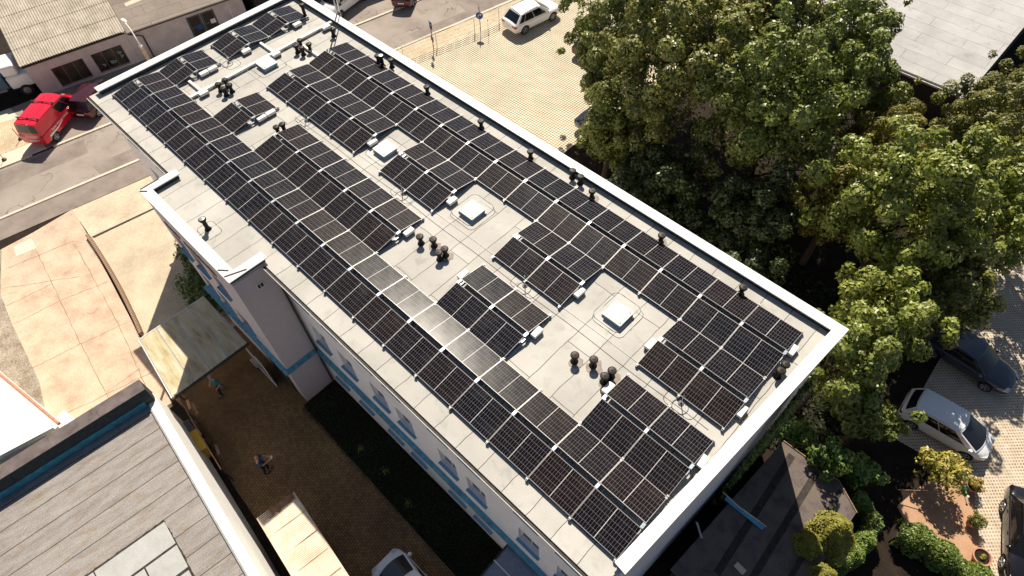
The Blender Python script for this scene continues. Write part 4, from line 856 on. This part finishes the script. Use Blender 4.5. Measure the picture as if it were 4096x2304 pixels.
car('parked_car', 'white car parked in the shaded yard at the bottom edge', 'car', (25.35,-4.50,.04), math.pi, 'white_car', dict(HATCH, W=1.72))
car('parked_car', 'dark car almost hidden below the big tree beside the white estate car', 'car', (6.0,30.9,Z0), R(95), 'black_car', SEDAN)
car('parked_car', 'car with red tail lamp peeking out of the leaves near the parapet', 'car', (13.1,23.4,Z0), R(3), 'grey_car', SEDAN)
car('delivery_van', 'white van with blue windscreen in shade beyond the far parapet', 'van', (-13.4,21.5,.02), R(-79), 'white_car', VAN)
tr = thing('lorry', 'blue and white lorry cab cut off at the left edge beside the workshop', 'lorry', (-23.6,-3.3,0), R(70))
m = MB(); m.box(-3.4,1.2,-1.05,1.05,.9,2.0); m.build('body', 'truck_blue', tr, bevel=.08)
m = MB(); V = []; N = 10
m.add([(x,y,2.02+.75*math.sin(math.pi*(i)/N)) for i in range(N+1) for x, y in ((-3.4,-1.05+2.1*i/N),(1.2,-1.05+2.1*i/N))], [(2*i,2*i+1,2*i+3,2*i+2) for i in range(N)]); m.build('tarpaulin', 'white_car', tr, smooth=True)
m = MB(); m.box(1.25,2.9,-1.0,1.0,.7,1.7).prism([(1.25,-.95),(2.3,-.95),(2.3,.95),(1.25,.95)],1.7,2.5); m.build('cab', 'white_car', tr, bevel=.15)
for x in (-2.4,2.1):
    for s in (-1,1): wq_ = MB().cyl((x,s*.7,.45),(x,s*1.04,.45),.45,n=24).build('wheel', 'rubber', tr, smooth=True); MB().cyl((x,s*1.04,.45),(x,s*1.05,.45),.25,n=16).build('rim', 'rim', wq_)
# ------------------------------------------------------------------ street furniture
lp = thing('street_lamp', 'street lamp with pale curved arm and stained concrete column beyond the far parapet', 'street lamp', (-8.75,4.2,0))
MB().cyl((0,0,0),(0,0,6.95),.17,.10,12).build('column', 'concrete_post', lp, smooth=True); MB().cyl((0,0,6.9),(0,0,7.05),.12,.12,12).build('collar', 'steel', lp)
MB().tube([(0,0,7.0),(-.1,0,7.5),(-.6,.08,7.85),(-1.25,.15,7.98)], .04, 8).build('arm', 'white_paint', lp, smooth=True)
MB().lathe([(0,-.06),(.10,-.04),(.13,0),(.09,.05),(0,.07)], n=12).build('lamp_head', 'white_paint', lp, smooth=True, loc=(-1.55,.2,8.02)).scale = (2.6,1,1)
def signpost(name, label, loc, h):
    t = thing(name, label, 'road sign', loc); MB().cyl((0,0,0),(0,0,h),.03,n=10).build('post', 'steel_dark', t, smooth=True); return t
sg = signpost('road_sign', 'round blue sign with white right-turn arrow beside the setts', (-1.99,26.24,Z0), 2.3)
dv = (Vector((32.7,-4.9,30))-Vector((-1.97,26.22,1.55))); az = math.atan2(-.80,.60)   # faces across the car park
s_o = bpy.data.objects.new('disc', MB().cyl((0,0,0),(0,0,.02),.29,n=32).mesh('disc','blue')); COL.objects.link(s_o); s_o.parent = sg; s_o.location = (.04*math.cos(az),.04*math.sin(az),1.55); s_o.rotation_euler = (R(90),0,az+math.pi/2)
m = MB(); A_ = [(-.10,-.18),(-.10,.0),(-.06,.07),(.0,.09),(.07,.09)]; m.tube([(a,b,.024) for a,b in A_], .026, 4); m.add([(.05,.19,.026),(.05,-.01,.026),(.19,.09,.026)],[(0,1,2)]); o = m.build('arrow', 'white', s_o)
sp = signpost('road_sign', 'blue parking sign with white letter P, seen almost edge-on', (-3.02,22.15,Z0), 2.45)
az2 = math.atan2(.95,-.3); s_o = bpy.data.objects.new('plate', MB().box(-.21,.21,-.30,.30,0,.02).mesh('plate','blue')); COL.objects.link(s_o); s_o.parent = sp; s_o.location = (.05*math.cos(az2),.05*math.sin(az2),2.2); s_o.rotation_euler = (R(90),0,R(-12)); 
text_obj('letter', 'P', .5, 'white', s_o, (0,-.17,.022), (0,0,0))
o = MB().box(-.2,.2,-.012,.012,.9,1.3).build('supplementary_plate', 'grey_plastic', sp, rot=(0,0,R(-12)))
rl = thing('railing', 'white tubular railing with several rails along the edge of the setts', 'railing', (0,0,0))
pts = [(-3.85,19.8),(-3.2,22.65),(-2.36,25.95),(-1.92,28.25),(-1.3,31.4),(-.4,35.4),(.4,39.4)]
for p_ in pts: MB().cyl((*p_,.04),(*p_,1.38),.032,n=8).build('post', 'white_paint', rl, smooth=True)
for z in (.35,.68,1.0,1.34):
    MB().tube([(*p_,z) for p_ in pts], .02, 6).build('rail', 'white_paint', rl, smooth=True)
MB().cyl((-1.32,26.45,.04),(-2.35,26.3,1.3),.012,n=6).build('stay', 'steel_dark', rl) if False else None
b2 = thing('barrier_bollard', 'thin dark removable barrier post between railing and sign', 'bollard', (-1.33,26.46,Z0))
MB().cyl((0,0,0),(0,0,.04),.07,n=12).build('base', 'steel_dark', b2); MB().cyl((0,0,.04),(0,0,1.25),.012,n=6).build('stem', 'steel_dark', b2); MB().cyl((0,0,1.25),(0,0,1.35),.035,n=8).build('knob', 'steel_dark', b2)
for i, (x, y) in enumerate(((-16.1,-5.9),(-17.4,-4.25))):
    b3 = thing('barrier_bollard', ('dark round-footed post on the pavement, nearer the left edge','dark round-footed post on the pavement just behind the red van')[i], 'bollard', (x,y,.03))
    MB().lathe([(.16,0),(.15,.08),(.06,.14)]).build('base', 'steel_dark', b3, smooth=True); MB().cyl((0,0,.12),(0,0,.95),.025,n=8).build('stem', 'red', b3)
# palisade edging, one post after another
pm = MB().lathe([(.075,0),(.075,.27),(.06,.30)], n=10).mesh('edging_post', 'terra_conc' if 'terra_conc' in MT else 'rusty', True)
MT['pal'] = plain('palisade_concrete', (.40,.27,.19), .9, var=.15); pm.materials.clear(); pm.materials.append(MT['pal'])
nP = 58
for i in range(nP):
    f = i/(nP-1); x = -4.83+9.1*f; y = -5.03-.55*f-.60*f*f
    o = bpy.data.objects.new('palisade_post', pm); COL.objects.link(o); o.location = (x,y,.02); o.scale = (1,1.5,1)
    tag(o, 'one of the round concrete edging posts in the row beside the pale paving', 'edging post', 'round edging posts beside the pale paving')
# yard things by the workshop wall
fn = thing('yard_fence', 'dark steel fence line with long top rail beside the bins', 'fence', (0,0,0))
fp = [(9.9,-6.6),(11.4,-6.75),(13.3,-6.98),(15.2,-7.15)]
for p_ in fp: MB().box(p_[0]-.03,p_[0]+.03,p_[1]-.03,p_[1]+.03,0,1.5).build('post', 'steel_dark', fn)
MB().tube([(*p_,1.5) for p_ in fp], .035, 6).build('top_rail', 'wood', fn); MB().tube([(*p_,.4) for p_ in fp], .02, 6).build('rail', 'steel_dark', fn)
def bin_(x, y, label, mat, l=.58, w=.5, h=1.05, rz=-.09):
    t = thing('wheelie_bin', label, 'bin', (x,y,.04), rz, 'wheeled bins beside the white workshop wall')
    m = MB(); m.add([(-l*.42,-w*.42,0),(l*.42,-w*.42,0),(l*.42,w*.42,0),(-l*.42,w*.42,0),(-l/2,-w/2,h-.1),(l/2,-w/2,h-.1),(l/2,w/2,h-.1),(-l/2,w/2,h-.1)],[(0,3,2,1),(4,5,6,7),(0,1,5,4),(1,2,6,5),(2,3,7,6),(3,0,4,7)]); m.build('body', mat, t, bevel=.02)
    m = MB(); m.box(-l/2-.02,l/2+.02,-w/2-.02,w/2+.02,h-.1,h-.03); m.box(-l/2+.08,l/2-.08,-w/2+.08,w/2-.08,h-.03,h); m.build('lid', mat, t, bevel=.025)
    m = MB(); m.tube([(-l*.3,w/2,h-.06),(-l*.3,w/2+.10,h-.04),(l*.3,w/2+.10,h-.04),(l*.3,w/2,h-.06)], .015, 6); m.build('handle', mat, t)
    for s in (-1,1): MB().cyl((s*l*.42,w*.4,.1),(s*(l*.42+.05),w*.4,.1),.1,n=14).build('wheel', 'rubber', t)
bin_(11.82,-7.28,'grey wheeled bin at the end of the bin row','grey_plastic',.72,.55); bin_(12.5,-7.26,'yellow wheeled bin in the middle of the bin row','yellow'); bin_(13.12,-7.33,'yellow wheeled bin at the near end of the bin row','yellow')
for i, (a, b, c) in enumerate((((10.1,-6.5,.5),(11.2,-6.6,1.2),'light brown plank leaning on the fence under the canopy edge'),((10.3,-6.4,.3),(11.6,-6.5,1.1),'second brown plank leaning on the fence, behind the light one'),((13.35,-6.75,.6),(14.3,-6.85,1.2),'narrow plank leaning near the yellow bins'))):
    t = thing('plank', c, 'plank', a); MB().beam((0,0,0),tuple(b[k]-a[k] for k in range(3)),.13,.03).build('board', 'wood_bright' if i == 0 else 'wood', t)
bn = thing('garden_bench', 'small slatted grey bench by the open glass door', 'bench', (10.78,-2.85,.04))
for i in range(3): MB().box(-.35,.35,-.17+i*.12,-.07+i*.12,.42,.45).build('seat_slat', 'grey_bench' if 'grey_bench' in MT else 'steel', bn)
for x in (-.28,.28):
    for y in (-.12,.14): MB().box(x-.025,x+.025,y-.025,y+.025,0,.42).build('leg', 'steel_dark', bn)
# garden pots
def pot(x, y, label, r, plant):
    t = thing('plant_pot', label, 'plant pot', (x,y,.05), 0); MB().lathe([(r*.7,0),(r,.30),(r*1.06,.30),(r*1.06,.36),(r*.9,.36),(r*.85,.28)], n=24).build('pot', 'terracotta', t, smooth=True); MB().cyl((0,0,.2),(0,0,.29),r*.84,n=20).build('earth', 'soil', t)
    return t
wc = thing('watering_can', 'green watering can on the sand between the yellow shrub and the first pot', 'watering can', (40.12,15.72,.06), R(-60))
MB().lathe([(.12,0),(.11,.22),(.07,.25)]).build('body', 'green_plastic', wc, smooth=True); MB().tube([(.1,0,.08),(.3,0,.25),(.38,0,.3)],.015,6).build('spout', 'green_plastic', wc); MB().lathe([(.05,0),(.05,.02)]).build('rose', 'white_trim', wc, loc=(.4,0,.3)); MB().tube([(-.1,0,.1),(-.2,0,.22),(-.05,0,.32),(.05,0,.25)],.012,6).build('handle', 'green_plastic', wc)
# ------------------------------------------------------------------ vegetation
def leaves(P, N, size, aspect=.55, fold=.25, name='leaves', mat='maple', parent=None, shape='leaf'):
    """P points, N preferred normals -> folded leaf-shaped quads, one island each"""
    n = len(P); N = N+rng.normal(0, .42, (n,3)); N /= np.linalg.norm(N, axis=1, keepdims=True)
    A = rng.normal(0, 1, (n,3)); A -= (A*N).sum(1, keepdims=True)*N; A /= np.linalg.norm(A, axis=1, keepdims=True); B = np.cross(N, A)
    s = (size*rng.uniform(.6, 1.35, n))[:,None]
    V = np.stack([P-A*s, P+B*s*aspect-N*s*fold*.5-A*s*.1, P+A*s, P-B*s*aspect-N*s*fold*.5+A*s*.15], 1).reshape(-1,3)
    me = bpy.data.meshes.new(name); me.vertices.add(4*n); me.vertices.foreach_set('co', V.astype(np.float32).ravel())
    me.loops.add(4*n); me.loops.foreach_set('vertex_index', np.arange(4*n, dtype=np.int32)); me.polygons.add(n)
    me.polygons.foreach_set('loop_start', np.arange(0,4*n,4,dtype=np.int32)); me.polygons.foreach_set('loop_total', np.full(n,4,dtype=np.int32)); me.update(calc_edges=True)
    me.materials.append(MT[mat]); o = bpy.data.objects.new(name, me); COL.objects.link(o)
    if parent is not None: o.parent = parent
    return o
def clumps(n_cl, R3, zc, per, cr, lump=.25, flat=1.0, low=-.55):
    """clump centres on a lumpy ellipsoid shell; returns points and outward normals"""
    R3 = np.array(R3); ph = rng.uniform(0, 6.28, 6); Ps = []; Ns = []
    k = 0
    while k < n_cl:
        d = rng.normal(0, 1, 3); d /= np.linalg.norm(d)
        if d[2] < low: continue
        a = math.atan2(d[1], d[0]); lm = 1+lump*(math.sin(3*a+ph[0]+2*d[2])*.5+math.sin(5*a+ph[1]-3*d[2])*.35+math.sin(4*d[2]*3+ph[2])*.35)
        rr = rng.uniform(.62, 1.03) if rng.random() < .8 else rng.uniform(.2, .6)
        c = d*R3*lm*rr; c[2] += zc; r = cr*rng.uniform(.5, 1.35); m = int(per*(r/cr)**2)
        q = rng.normal(0, 1, (m,3)); q /= np.linalg.norm(q, axis=1, keepdims=True); q[:,2] = np.abs(q[:,2])*rng.choice([1,1,-.8], m)
        rad = r*rng.uniform(.55, 1.0, (m,1))**.6
        Ps.append(c+q*rad*np.array([.85,.85,.95*flat])); Ns.append(q*1.05+np.array([0,0,.25])+d*.25); k += 1
    m = int(n_cl*per*.16); q = rng.normal(0,1,(m,3)); q /= np.linalg.norm(q,axis=1,keepdims=True); q = q*R3*.78*rng.uniform(.2,1,(m,1))**.5; q[:,2] += zc
    Ps.append(q); Ns.append(rng.normal(0,.6,(m,3)))
    return np.concatenate(Ps), np.concatenate(Ns)
def tree(name, label, x, y, R3, zc, mat, n_cl=80, per=130, cr=.75, size=.13, lump=.25, trunk=.22, group='trees between the building and the grey hall', low=-.55, z0=.0):
    t = thing(name, label, 'tree', (x,y,z0), 0, group)
    P, N = clumps(n_cl, R3, zc, per, cr, lump, low=low)
    leaves(P, N, size, name='crown', mat=mat, parent=t)
    m = MB(); top = zc+R3[2]*.3; m.tube([(0,0,0),(.05,.03,zc*.4),(-.08,.05,zc*.75),(0,0,top)], [trunk,trunk*.8,trunk*.6,trunk*.2], 9)
    for i in range(9):
        a = i*2.4; h = zc*(.35+.5*(i/9)); e = Vector((math.cos(a)*R3[0]*.72, math.sin(a)*R3[1]*.72, h+R3[2]*.5)); s = Vector((0,0,h)); mid = s.lerp(e,.5)+Vector((0,0,.3)); m.tube([s,mid,e], [trunk*.42,trunk*.25,.02], 6)
    m.build('trunk', 'bark', t, smooth=True)
    return t
TR = [
 ('broadleaf_tree','slender green tree beside the white off-road car',10.6,25.2,(2.3,2.6,4.2),6.2,'maple',95,130,.6,.12),
 ('broadleaf_tree','small green tree filling the top edge left of the big maple',12.6,30.0,(2.6,3.0,4.0),6.0,'maple',80,120,.7,.12),
 ('maple_tree','big maple with bright crown nearest the pale car park',16.9,22.4,(4.2,3.8,5.4),7.9,'maple_b',200,130,.85,.14),
 ('maple_tree','dark green maple low beside the pale car park, over a parked car',15.7,19.9,(2.0,2.0,3.0),4.4,'maple',80,130,.7,.12),
 ('maple_tree','small leafy maple shading the car at the left rim of the wood',12.8,23.2,(1.7,1.8,2.8),5.4,'maple',60,130,.7,.12),
 ('maple_tree','maple behind the big one, at the top edge of the photo',18.6,28.8,(4.2,3.6,4.8),7.6,'maple_b',160,130,.9,.14),
 ('maple_tree','maple with pale crown touching the grey hall roof',23.2,29.6,(3.9,3.4,4.6),7.4,'maple',150,130,.85,.14),
 ('maple_tree','broad maple standing in front of the hall eave',23.2,23.6,(4.2,3.7,5.2),7.8,'maple',190,130,.85,.14),
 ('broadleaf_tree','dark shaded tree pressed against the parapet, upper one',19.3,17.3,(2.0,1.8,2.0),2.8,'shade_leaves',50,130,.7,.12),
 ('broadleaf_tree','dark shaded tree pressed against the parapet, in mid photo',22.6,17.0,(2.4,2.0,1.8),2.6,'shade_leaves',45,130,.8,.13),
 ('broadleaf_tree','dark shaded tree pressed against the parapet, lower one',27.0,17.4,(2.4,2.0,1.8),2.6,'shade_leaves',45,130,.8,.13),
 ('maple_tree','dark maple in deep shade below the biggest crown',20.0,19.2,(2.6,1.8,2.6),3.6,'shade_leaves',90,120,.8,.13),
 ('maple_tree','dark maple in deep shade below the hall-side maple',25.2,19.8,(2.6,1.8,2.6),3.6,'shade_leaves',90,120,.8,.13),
 ('birch_tree','feathery olive birch filling the gap beside the large bright maple',28.2,22.6,(2.6,2.3,3.2),5.2,'birch',100,160,.6,.09),
 ('birch_tree','olive brown birch tip in front of the hall gutter',27.0,29.6,(1.9,1.9,3.6),4.6,'birch',90,150,.55,.085),
 ('birch_tree','olive birch spreading below the hall roof corner',29.0,26.3,(2.7,2.4,3.0),5.4,'birch',110,170,.6,.085),
 ('willow_tree','yellow-green feathery tree at the right corner of the hall',31.6,31.4,(2.9,2.6,3.4),5.8,'willow',120,190,.6,.085),
 ('willow_tree','yellow-green tree at the right edge beyond the hall corner',31.9,37.0,(2.6,3.6,3.0),4.6,'willow',110,170,.65,.09),
 ('maple_tree','large bright maple on the right, centre of the green mass',31.0,22.4,(4.0,3.5,4.0),6.6,'maple_light',190,130,.8,.13),
 ('maple_tree','bright maple at the right behind the dark grey car',34.2,25.8,(3.0,3.0,3.3),6.0,'maple_light',140,130,.8,.13),
 ('ash_tree','green tree at the right edge of the photo above the lattice paving',35.7,30.6,(2.2,2.8,3.0),5.0,'birch',90,150,.6,.10),
 ('maple_tree','lower maple beside the white right-hand roof corner',33.1,17.3,(2.3,2.2,2.8),5.0,'maple_light',95,130,.75,.13),
 ('maple_tree','maple reaching over the dark grey car',35.3,21.2,(1.8,1.8,2.2),4.6,'maple_b',70,130,.7,.13),
 ('maple_tree','shaded maple whose twigs touch the end parapet',32.6,14.2,(2.3,1.9,3.2),4.8,'maple',60,120,.7,.13),
 ('maple_tree','shaded maple between the end parapet and the white hatchback',35.1,13.9,(1.5,1.2,1.6),3.4,'maple',30,110,.6,.12)]
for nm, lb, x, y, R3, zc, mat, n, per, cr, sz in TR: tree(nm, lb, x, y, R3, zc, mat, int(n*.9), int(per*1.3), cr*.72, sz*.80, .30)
def shrub(name, label, x, y, R3, zc, mat, n, per, cr, size, cat='shrub', z0=.04, low=-.6):
    t = thing(name, label, cat, (x,y,z0)); P, N = clumps(n, R3, zc, per, cr, .2, low=low); leaves(P, N, size, name='foliage', mat=mat, parent=t)
    m = MB()
    for i in range(5):
        a = i*1.3; m.tube([(0,0,0),(math.cos(a)*R3[0]*.3,math.sin(a)*R3[1]*.3,zc*.7),(math.cos(a)*R3[0]*.7,math.sin(a)*R3[1]*.7,zc+R3[2]*.4)], [.03,.02,.008], 5)
    m.build('stem', 'bark', t); return t
shrub('ash_shrub','bright green feathery shrub overhanging the mossy garage roof',34.75,11.15,(.75,.75,.8),2.9,'ash',36,70,.33,.10)
shrub('ash_shrub','pale green shrub at the corner of the end wall and garage',33.2,11.5,(.75,.55,.9),2.2,'ash',30,70,.33,.085)
shrub('ash_shrub','small dim green bush in shade right of the feathery shrub',36.2,12.4,(.9,.8,.9),1.6,'ash',26,60,.35,.09)
shrub('yellow_shrub','yellow-leaved shrub in front of the white hatchback',38.75,15.0,(1.0,.75,.8),1.5,'yellow_leaf',42,50,.33,.085)
def hedge(name, label, pts, w, h, mat, n, size, z0=.04):
    t = thing(name, label, 'hedge', (0,0,z0)); L = [np.array(p, float) for p in pts]; seg = [np.linalg.norm(L[i+1]-L[i]) for i in range(len(L)-1)]; tot = sum(seg); Ps = np.zeros((n,3)); Ns = np.zeros((n,3))
    for k in range(n):
        s = rng.uniform(0, tot); i = 0
        while s > seg[i] and i < len(seg)-1: s -= seg[i]; i += 1
        p = L[i]+(L[i+1]-L[i])*s/seg[i]; d = (L[i+1]-L[i])/seg[i]; q = np.array([-d[1],d[0]]); a = rng.uniform(-.25, math.pi+.25); lw = 1+.22*math.sin(p[0]*5)+.15*math.sin(p[1]*7+p[0]*3); rr = rng.uniform(.75,1.05)
        Ps[k] = (*(p+q*math.cos(a)*w*lw*rr), h*.55+math.sin(a)*h*.45*lw*rr) if a > 0 and a < math.pi else (*(p+q*(w*lw*(1 if a<1 else -1))), h*rng.uniform(.05,.55)); Ns[k] = (*(q*math.cos(a)*.8), max(.2,math.sin(a)))
    leaves(Ps, Ns, size, name='foliage', mat=mat, parent=t)
    m = MB()
    for i in range(len(L)-1): m.beam((*L[i],h*.35),(*L[i+1],h*.35),w*1.2,h*.6)
    m.build('branches', 'bark', t)
hedge('ivy_hedge','leafy ivy hedge curving along the garden path',[(36.5,11.4),(37.1,11.45),(37.7,11.1),(37.8,10.2),(37.75,9.2),(37.5,8.3),(37.45,7.0)],.33,1.5,'ivy_light',9500,.06)
hedge('ivy_hedge','long dark green hedge between the sand and the bottom edge',[(38.6,11.6),(39.6,11.9),(40.6,11.95),(41.6,11.9),(42.6,11.6),(43.5,11.0)],.55,1.3,'ivy_light',11000,.06)
def thuja(label, x, y, r, h, lean=(0,0)):
    t = thing('thuja', label, 'conifer', (x,y,.04), 0, 'thuja conifers beside the garden path'); n = int(6500*r*h/3); z = rng.uniform(0,1,n)**.8; a = rng.uniform(0,6.283,n); rr = r*np.minimum(1, 1.6*(1-z)**.6+.02)*(1+.12*np.sin(6*a+9*z))*rng.uniform(.82,1.04,n)
    P = np.stack([rr*np.cos(a)+lean[0]*z, rr*np.sin(a)+lean[1]*z, h*z],1); N = np.stack([np.cos(a)*.7,np.sin(a)*.7,.6+z*.6],1); leaves(P,N,.055,name='foliage',mat='thuja',parent=t)
    MB().cyl((0,0,0),(lean[0]*.8,lean[1]*.8,h*.85),r*.72,.05,12).build('trunk','bark',t)
thuja('tallest thuja, left of the curved grey path', 36.4, 8.5, .95, 4.3); thuja('shorter thuja at the left of the tallest one', 35.95, 7.55, .75, 3.6); thuja('thuja at the bottom edge of the photo', 37.0, 6.9, .75, 3.4)
for x, y, r, lb, nm in ((40.3,16.0,.26,'pot with orange heather beside the watering can','flower'),(40.95,14.42,.24,'square-shadowed pot with olive heather halfway along the sand','flower')):
    t = pot(x, y, lb, r, nm); P, N = clumps(20, (.34,.34,.28), .55, 60, .15, .2, low=-.3); leaves(P, N, .04, name='heather', mat='flower' if x < 40.5 else 'willow', parent=t)
t = pot(41.78, 13.22, 'round terracotta bowl, nearly empty, at the bottom end of the sand', .36, ''); P, N = clumps(5, (.12,.12,.08), .33, 40, .08, .2, low=-.2); leaves(P, N, .035, name='sprouts', mat='yellow_leaf', parent=t)
t = thing('bent_pipe', 'thin bent wooden rail lying beyond the dark hedge', 'rail', (0,0,.06)); MB().tube([(37.9,13.4,.5),(38.7,14.0,.75),(39.05,14.35,.7)], .02, 5).build('rail', 'wood', t)
shrub('yard_bush','dark bush against the bay wall beside the pale paving',3.4,-1.5,(1.5,.75,1.5),1.5,'ivy',60,80,.45,.08)
shrub('yard_bush','dark bush standing out beyond the first one on the pale paving',5.7,-2.6,(1.7,1.0,1.2),1.3,'ivy',60,80,.45,.08)
# climbing plant on the end wall
t = thing('climbing_plant','olive creeper climbing the end wall below the parapet','creeper',(32.35,8.8,0)); n = 2600; z = rng.uniform(1,9.3,n); y = 2.2*(rng.uniform(-1,1,n))*(1.05-z/10)+z*.06+rng.normal(0,.08,n); P = np.stack([rng.uniform(.0,.22,n)+.06*y,y,z],1); leaves(P,np.tile([.9,.1,.4],(n,1)),.10,name='foliage',mat='ivy',parent=t); MB().tube([(.03,0,0),(.03,.3,5),(.1,.55,9.2)],[.04,.03,.01],6).build('stem','bark',t)
# lawn bed along the facade
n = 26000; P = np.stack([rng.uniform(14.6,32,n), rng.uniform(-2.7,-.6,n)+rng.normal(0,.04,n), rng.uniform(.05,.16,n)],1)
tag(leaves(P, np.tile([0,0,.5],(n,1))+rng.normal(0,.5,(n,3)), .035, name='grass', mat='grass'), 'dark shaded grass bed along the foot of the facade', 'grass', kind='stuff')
for i, (x, y, lb) in enumerate(((18.5,-2.0,'tiny bright weed in the grass bed, farthest'),(20.2,-1.9,'tiny bright weed in the grass bed, second'),(22.2,-2.15,'tiny bright weed in the grass bed, nearest'))):
    t = thing('weed', lb, 'weed', (x,y,.05)); n = 26; P = rng.normal(0,.09,(n,3)); P[:,2] = np.abs(P[:,2])+.12; leaves(P, np.tile([0,0,1.],(n,1)), .045, name='foliage', mat='ash', parent=t)
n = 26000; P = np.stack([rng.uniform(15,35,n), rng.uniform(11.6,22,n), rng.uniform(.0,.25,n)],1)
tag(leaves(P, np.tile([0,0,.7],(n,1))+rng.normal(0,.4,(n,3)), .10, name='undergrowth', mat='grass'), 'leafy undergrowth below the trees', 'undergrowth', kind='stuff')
# ------------------------------------------------------------------ people
def person(label, loc, rz, J, E, parts, props):
    t = thing('person', label, 'person', loc, rz)
    me = bpy.data.meshes.new('body'); me.from_pydata([p for p, r in J], E, []); me.materials.append(MT['skin']); o = bpy.data.objects.new('body', me); COL.objects.link(o); o.parent = t
    sk = o.modifiers.new('skin', 'SKIN'); sv = me.skin_vertices[0].data
    for i, (p, r) in enumerate(J): sv[i].radius = (r, r*.85 if i < 3 else r)
    sv[0].use_root = True; sb = o.modifiers.new('sub', 'SUBSURF'); sb.levels = 1; sb.render_levels = 2
    for nm, mat, pts, rad in parts:
        MB().tube(pts, rad, 12).build(nm, mat, t, smooth=True, angle=80)
    return t
def figure(label, loc, rz, hands, shirt, hair, stride=.12, bend=.0, elbows=None):
    """faces local +x; hands are the two wrist targets (left, right)"""
    hx = bend
    J = [((0,0,.95),.14),((hx*.5,0,1.2),.13),((hx*.9,0,1.42),.12),((hx*1.1,0,1.52),.05),((hx*1.2+.02,0,1.64),.095),((hx*1.25+.03,0,1.74),.075)]
    E = [(0,1),(1,2),(2,3),(3,4),(4,5)]
    def add(p, r, par): J.append((p,r)); E.append((par,len(J)-1)); return len(J)-1
    for s, st in ((1,stride),(-1,-stride)):
        a = add((0,s*.10,.88),.09,0); b = add((st*.6+.03,s*.11,.48),.06,a); c = add((st-.02,s*.11,.10),.042,b); add((st+.14,s*.12,.04),.035,c)
    for k, s in enumerate((1,-1)):
        w = Vector(hands[k]); sh_ = Vector((hx*.9,s*.19,1.40)); el = (sh_.lerp(w,.5)+Vector((-.05,s*.09,-.13))) if elbows is None else Vector(elbows[k])
        a = add(tuple(sh_),.058,2); b = add(tuple(el),.042,a); c = add(tuple(w),.028,b); d = (w-el).normalized(); pm_ = w+d*.07; c2 = add(tuple(pm_),.036,c)
        q = d.cross(Vector((0,0,1))).normalized()
        for f in range(4):
            r0 = pm_+q*(f-1.5)*.022+d*.03; r1 = r0+d*(.035+.006*(f in (1,2)))+Vector((0,0,-.008)); r2 = r1+d*.02+Vector((0,0,-.022)); i1 = add(tuple(r0),.010,c2); i2 = add(tuple(r1),.009,i1); add(tuple(r2),.008,i2)
        th = w+d*.03-q*s*.03; i1 = add(tuple(th),.011,c); add(tuple(th+d*.04-q*s*.025),.009,i1)
    parts = []
    z = lambda f: (hx*.9*f, 0)
    parts.append(('shirt', shirt, [(0,0,.93),(hx*.3,0,1.1),(hx*.7,0,1.32),(hx*.9,0,1.43),(hx*1.0,0,1.50)], [.165,.165,.18,.15,.07]))
    for k, s in enumerate((1,-1)):
        j = 6+8  # first arm joint index
    t = person(label, loc, rz, J, E, parts, None)
    t.children[1].scale = (.78,1.12,1) if len(t.children) > 1 else (1,1,1)
    for k, s in enumerate((1,-1)):
        sh_ = Vector((hx*.9,s*.17,1.43)); w = Vector(hands[k]); el = (Vector((hx*.9,s*.19,1.40)).lerp(w,.5)+Vector((-.05,s*.09,-.13))) if elbows is None else Vector(elbows[k])
        MB().tube([sh_, sh_.lerp(el,.75)], [.085,.07], 10).build('sleeve', shirt, t, smooth=True)
        st = stride*s
        MB().tube([(0,s*.09,.97),(st*.6+.03,s*.11,.5),(st-.02,s*.11,.10)], [.115,.082,.065], 10).build('trouser_leg', 'jeans', t, smooth=True)
        m = MB(); m.prism([(st-.08,s*.12-.045),(st+.20,s*.12-.04),(st+.20,s*.12+.04),(st-.08,s*.12+.045)],0,.08); m.build('shoe', 'black_trim', t, bevel=.02)
    c = Vector((hx*1.22+.02,0,1.70)); m = MB(); V = []
    m.lathe([(.0,.085),(.05,.075),(.085,.04),(.098,.0),(.095,-.05),(.07,-.08)], (c.x-.015,0,c.z+.025), 14); 
    if hair: m.build('hair', hair, t, smooth=True)
    m = MB(); m.lathe([(.0,.02),(.012,.0),(.016,-.03),(0,-.035)], (c.x+.098,0,c.z-.03), 6); m.build('nose', 'skin', t, smooth=True)
    for s in (-1,1):
        m = MB(); m.lathe([(0,.009),(.009,0),(0,-.009)], (c.x+.088,s*.034,c.z), 6); m.build('eye', 'black_trim', t); m = MB(); m.lathe([(0,.03),(.014,.0),(0,-.03)], (c.x-.0,s*.098,c.z-.01), 6); m.build('ear', 'skin', t)
    m = MB(); m.box(c.x+.088,c.x+.10,-.025,.025,c.z-.075,c.z-.066); m.build('mouth', 'lamp_red', t)
    return t
t = figure('person in navy shirt standing in the shaded yard holding a drone controller', (16.0,-5.75,.036), R(62), [(.42,.10,1.25),(.42,-.12,1.22)], 'shirt', None, .08)
cq = thing('remote_controller', 'small pale controller in the hands of the person in the shaded yard', 'controller', (16.0,-5.75,.036), R(62)); MB().box(.50,.60,-.10,.09,1.22,1.26).build('body', 'steel', cq, bevel=.01); MB().box(.56,.64,-.07,.06,1.27,1.28).build('screen', 'white_trim', cq)
figure('person in teal shirt and dark jeans walking at the canopy edge', (10.72,-4.98,.036), R(-75), [(.12,.28,.98),(.16,-.26,.95)], 'shirt_teal', 'hair', .2)
bg_ = thing('shopping_bag', 'grey bundle carried by the person at the canopy edge', 'bag', (10.95,-4.85,.55)); MB().lathe([(.10,0),(.14,.1),(.12,.3),(.05,.42)], n=12).build('bag', 'grey_plastic', bg_, smooth=True)
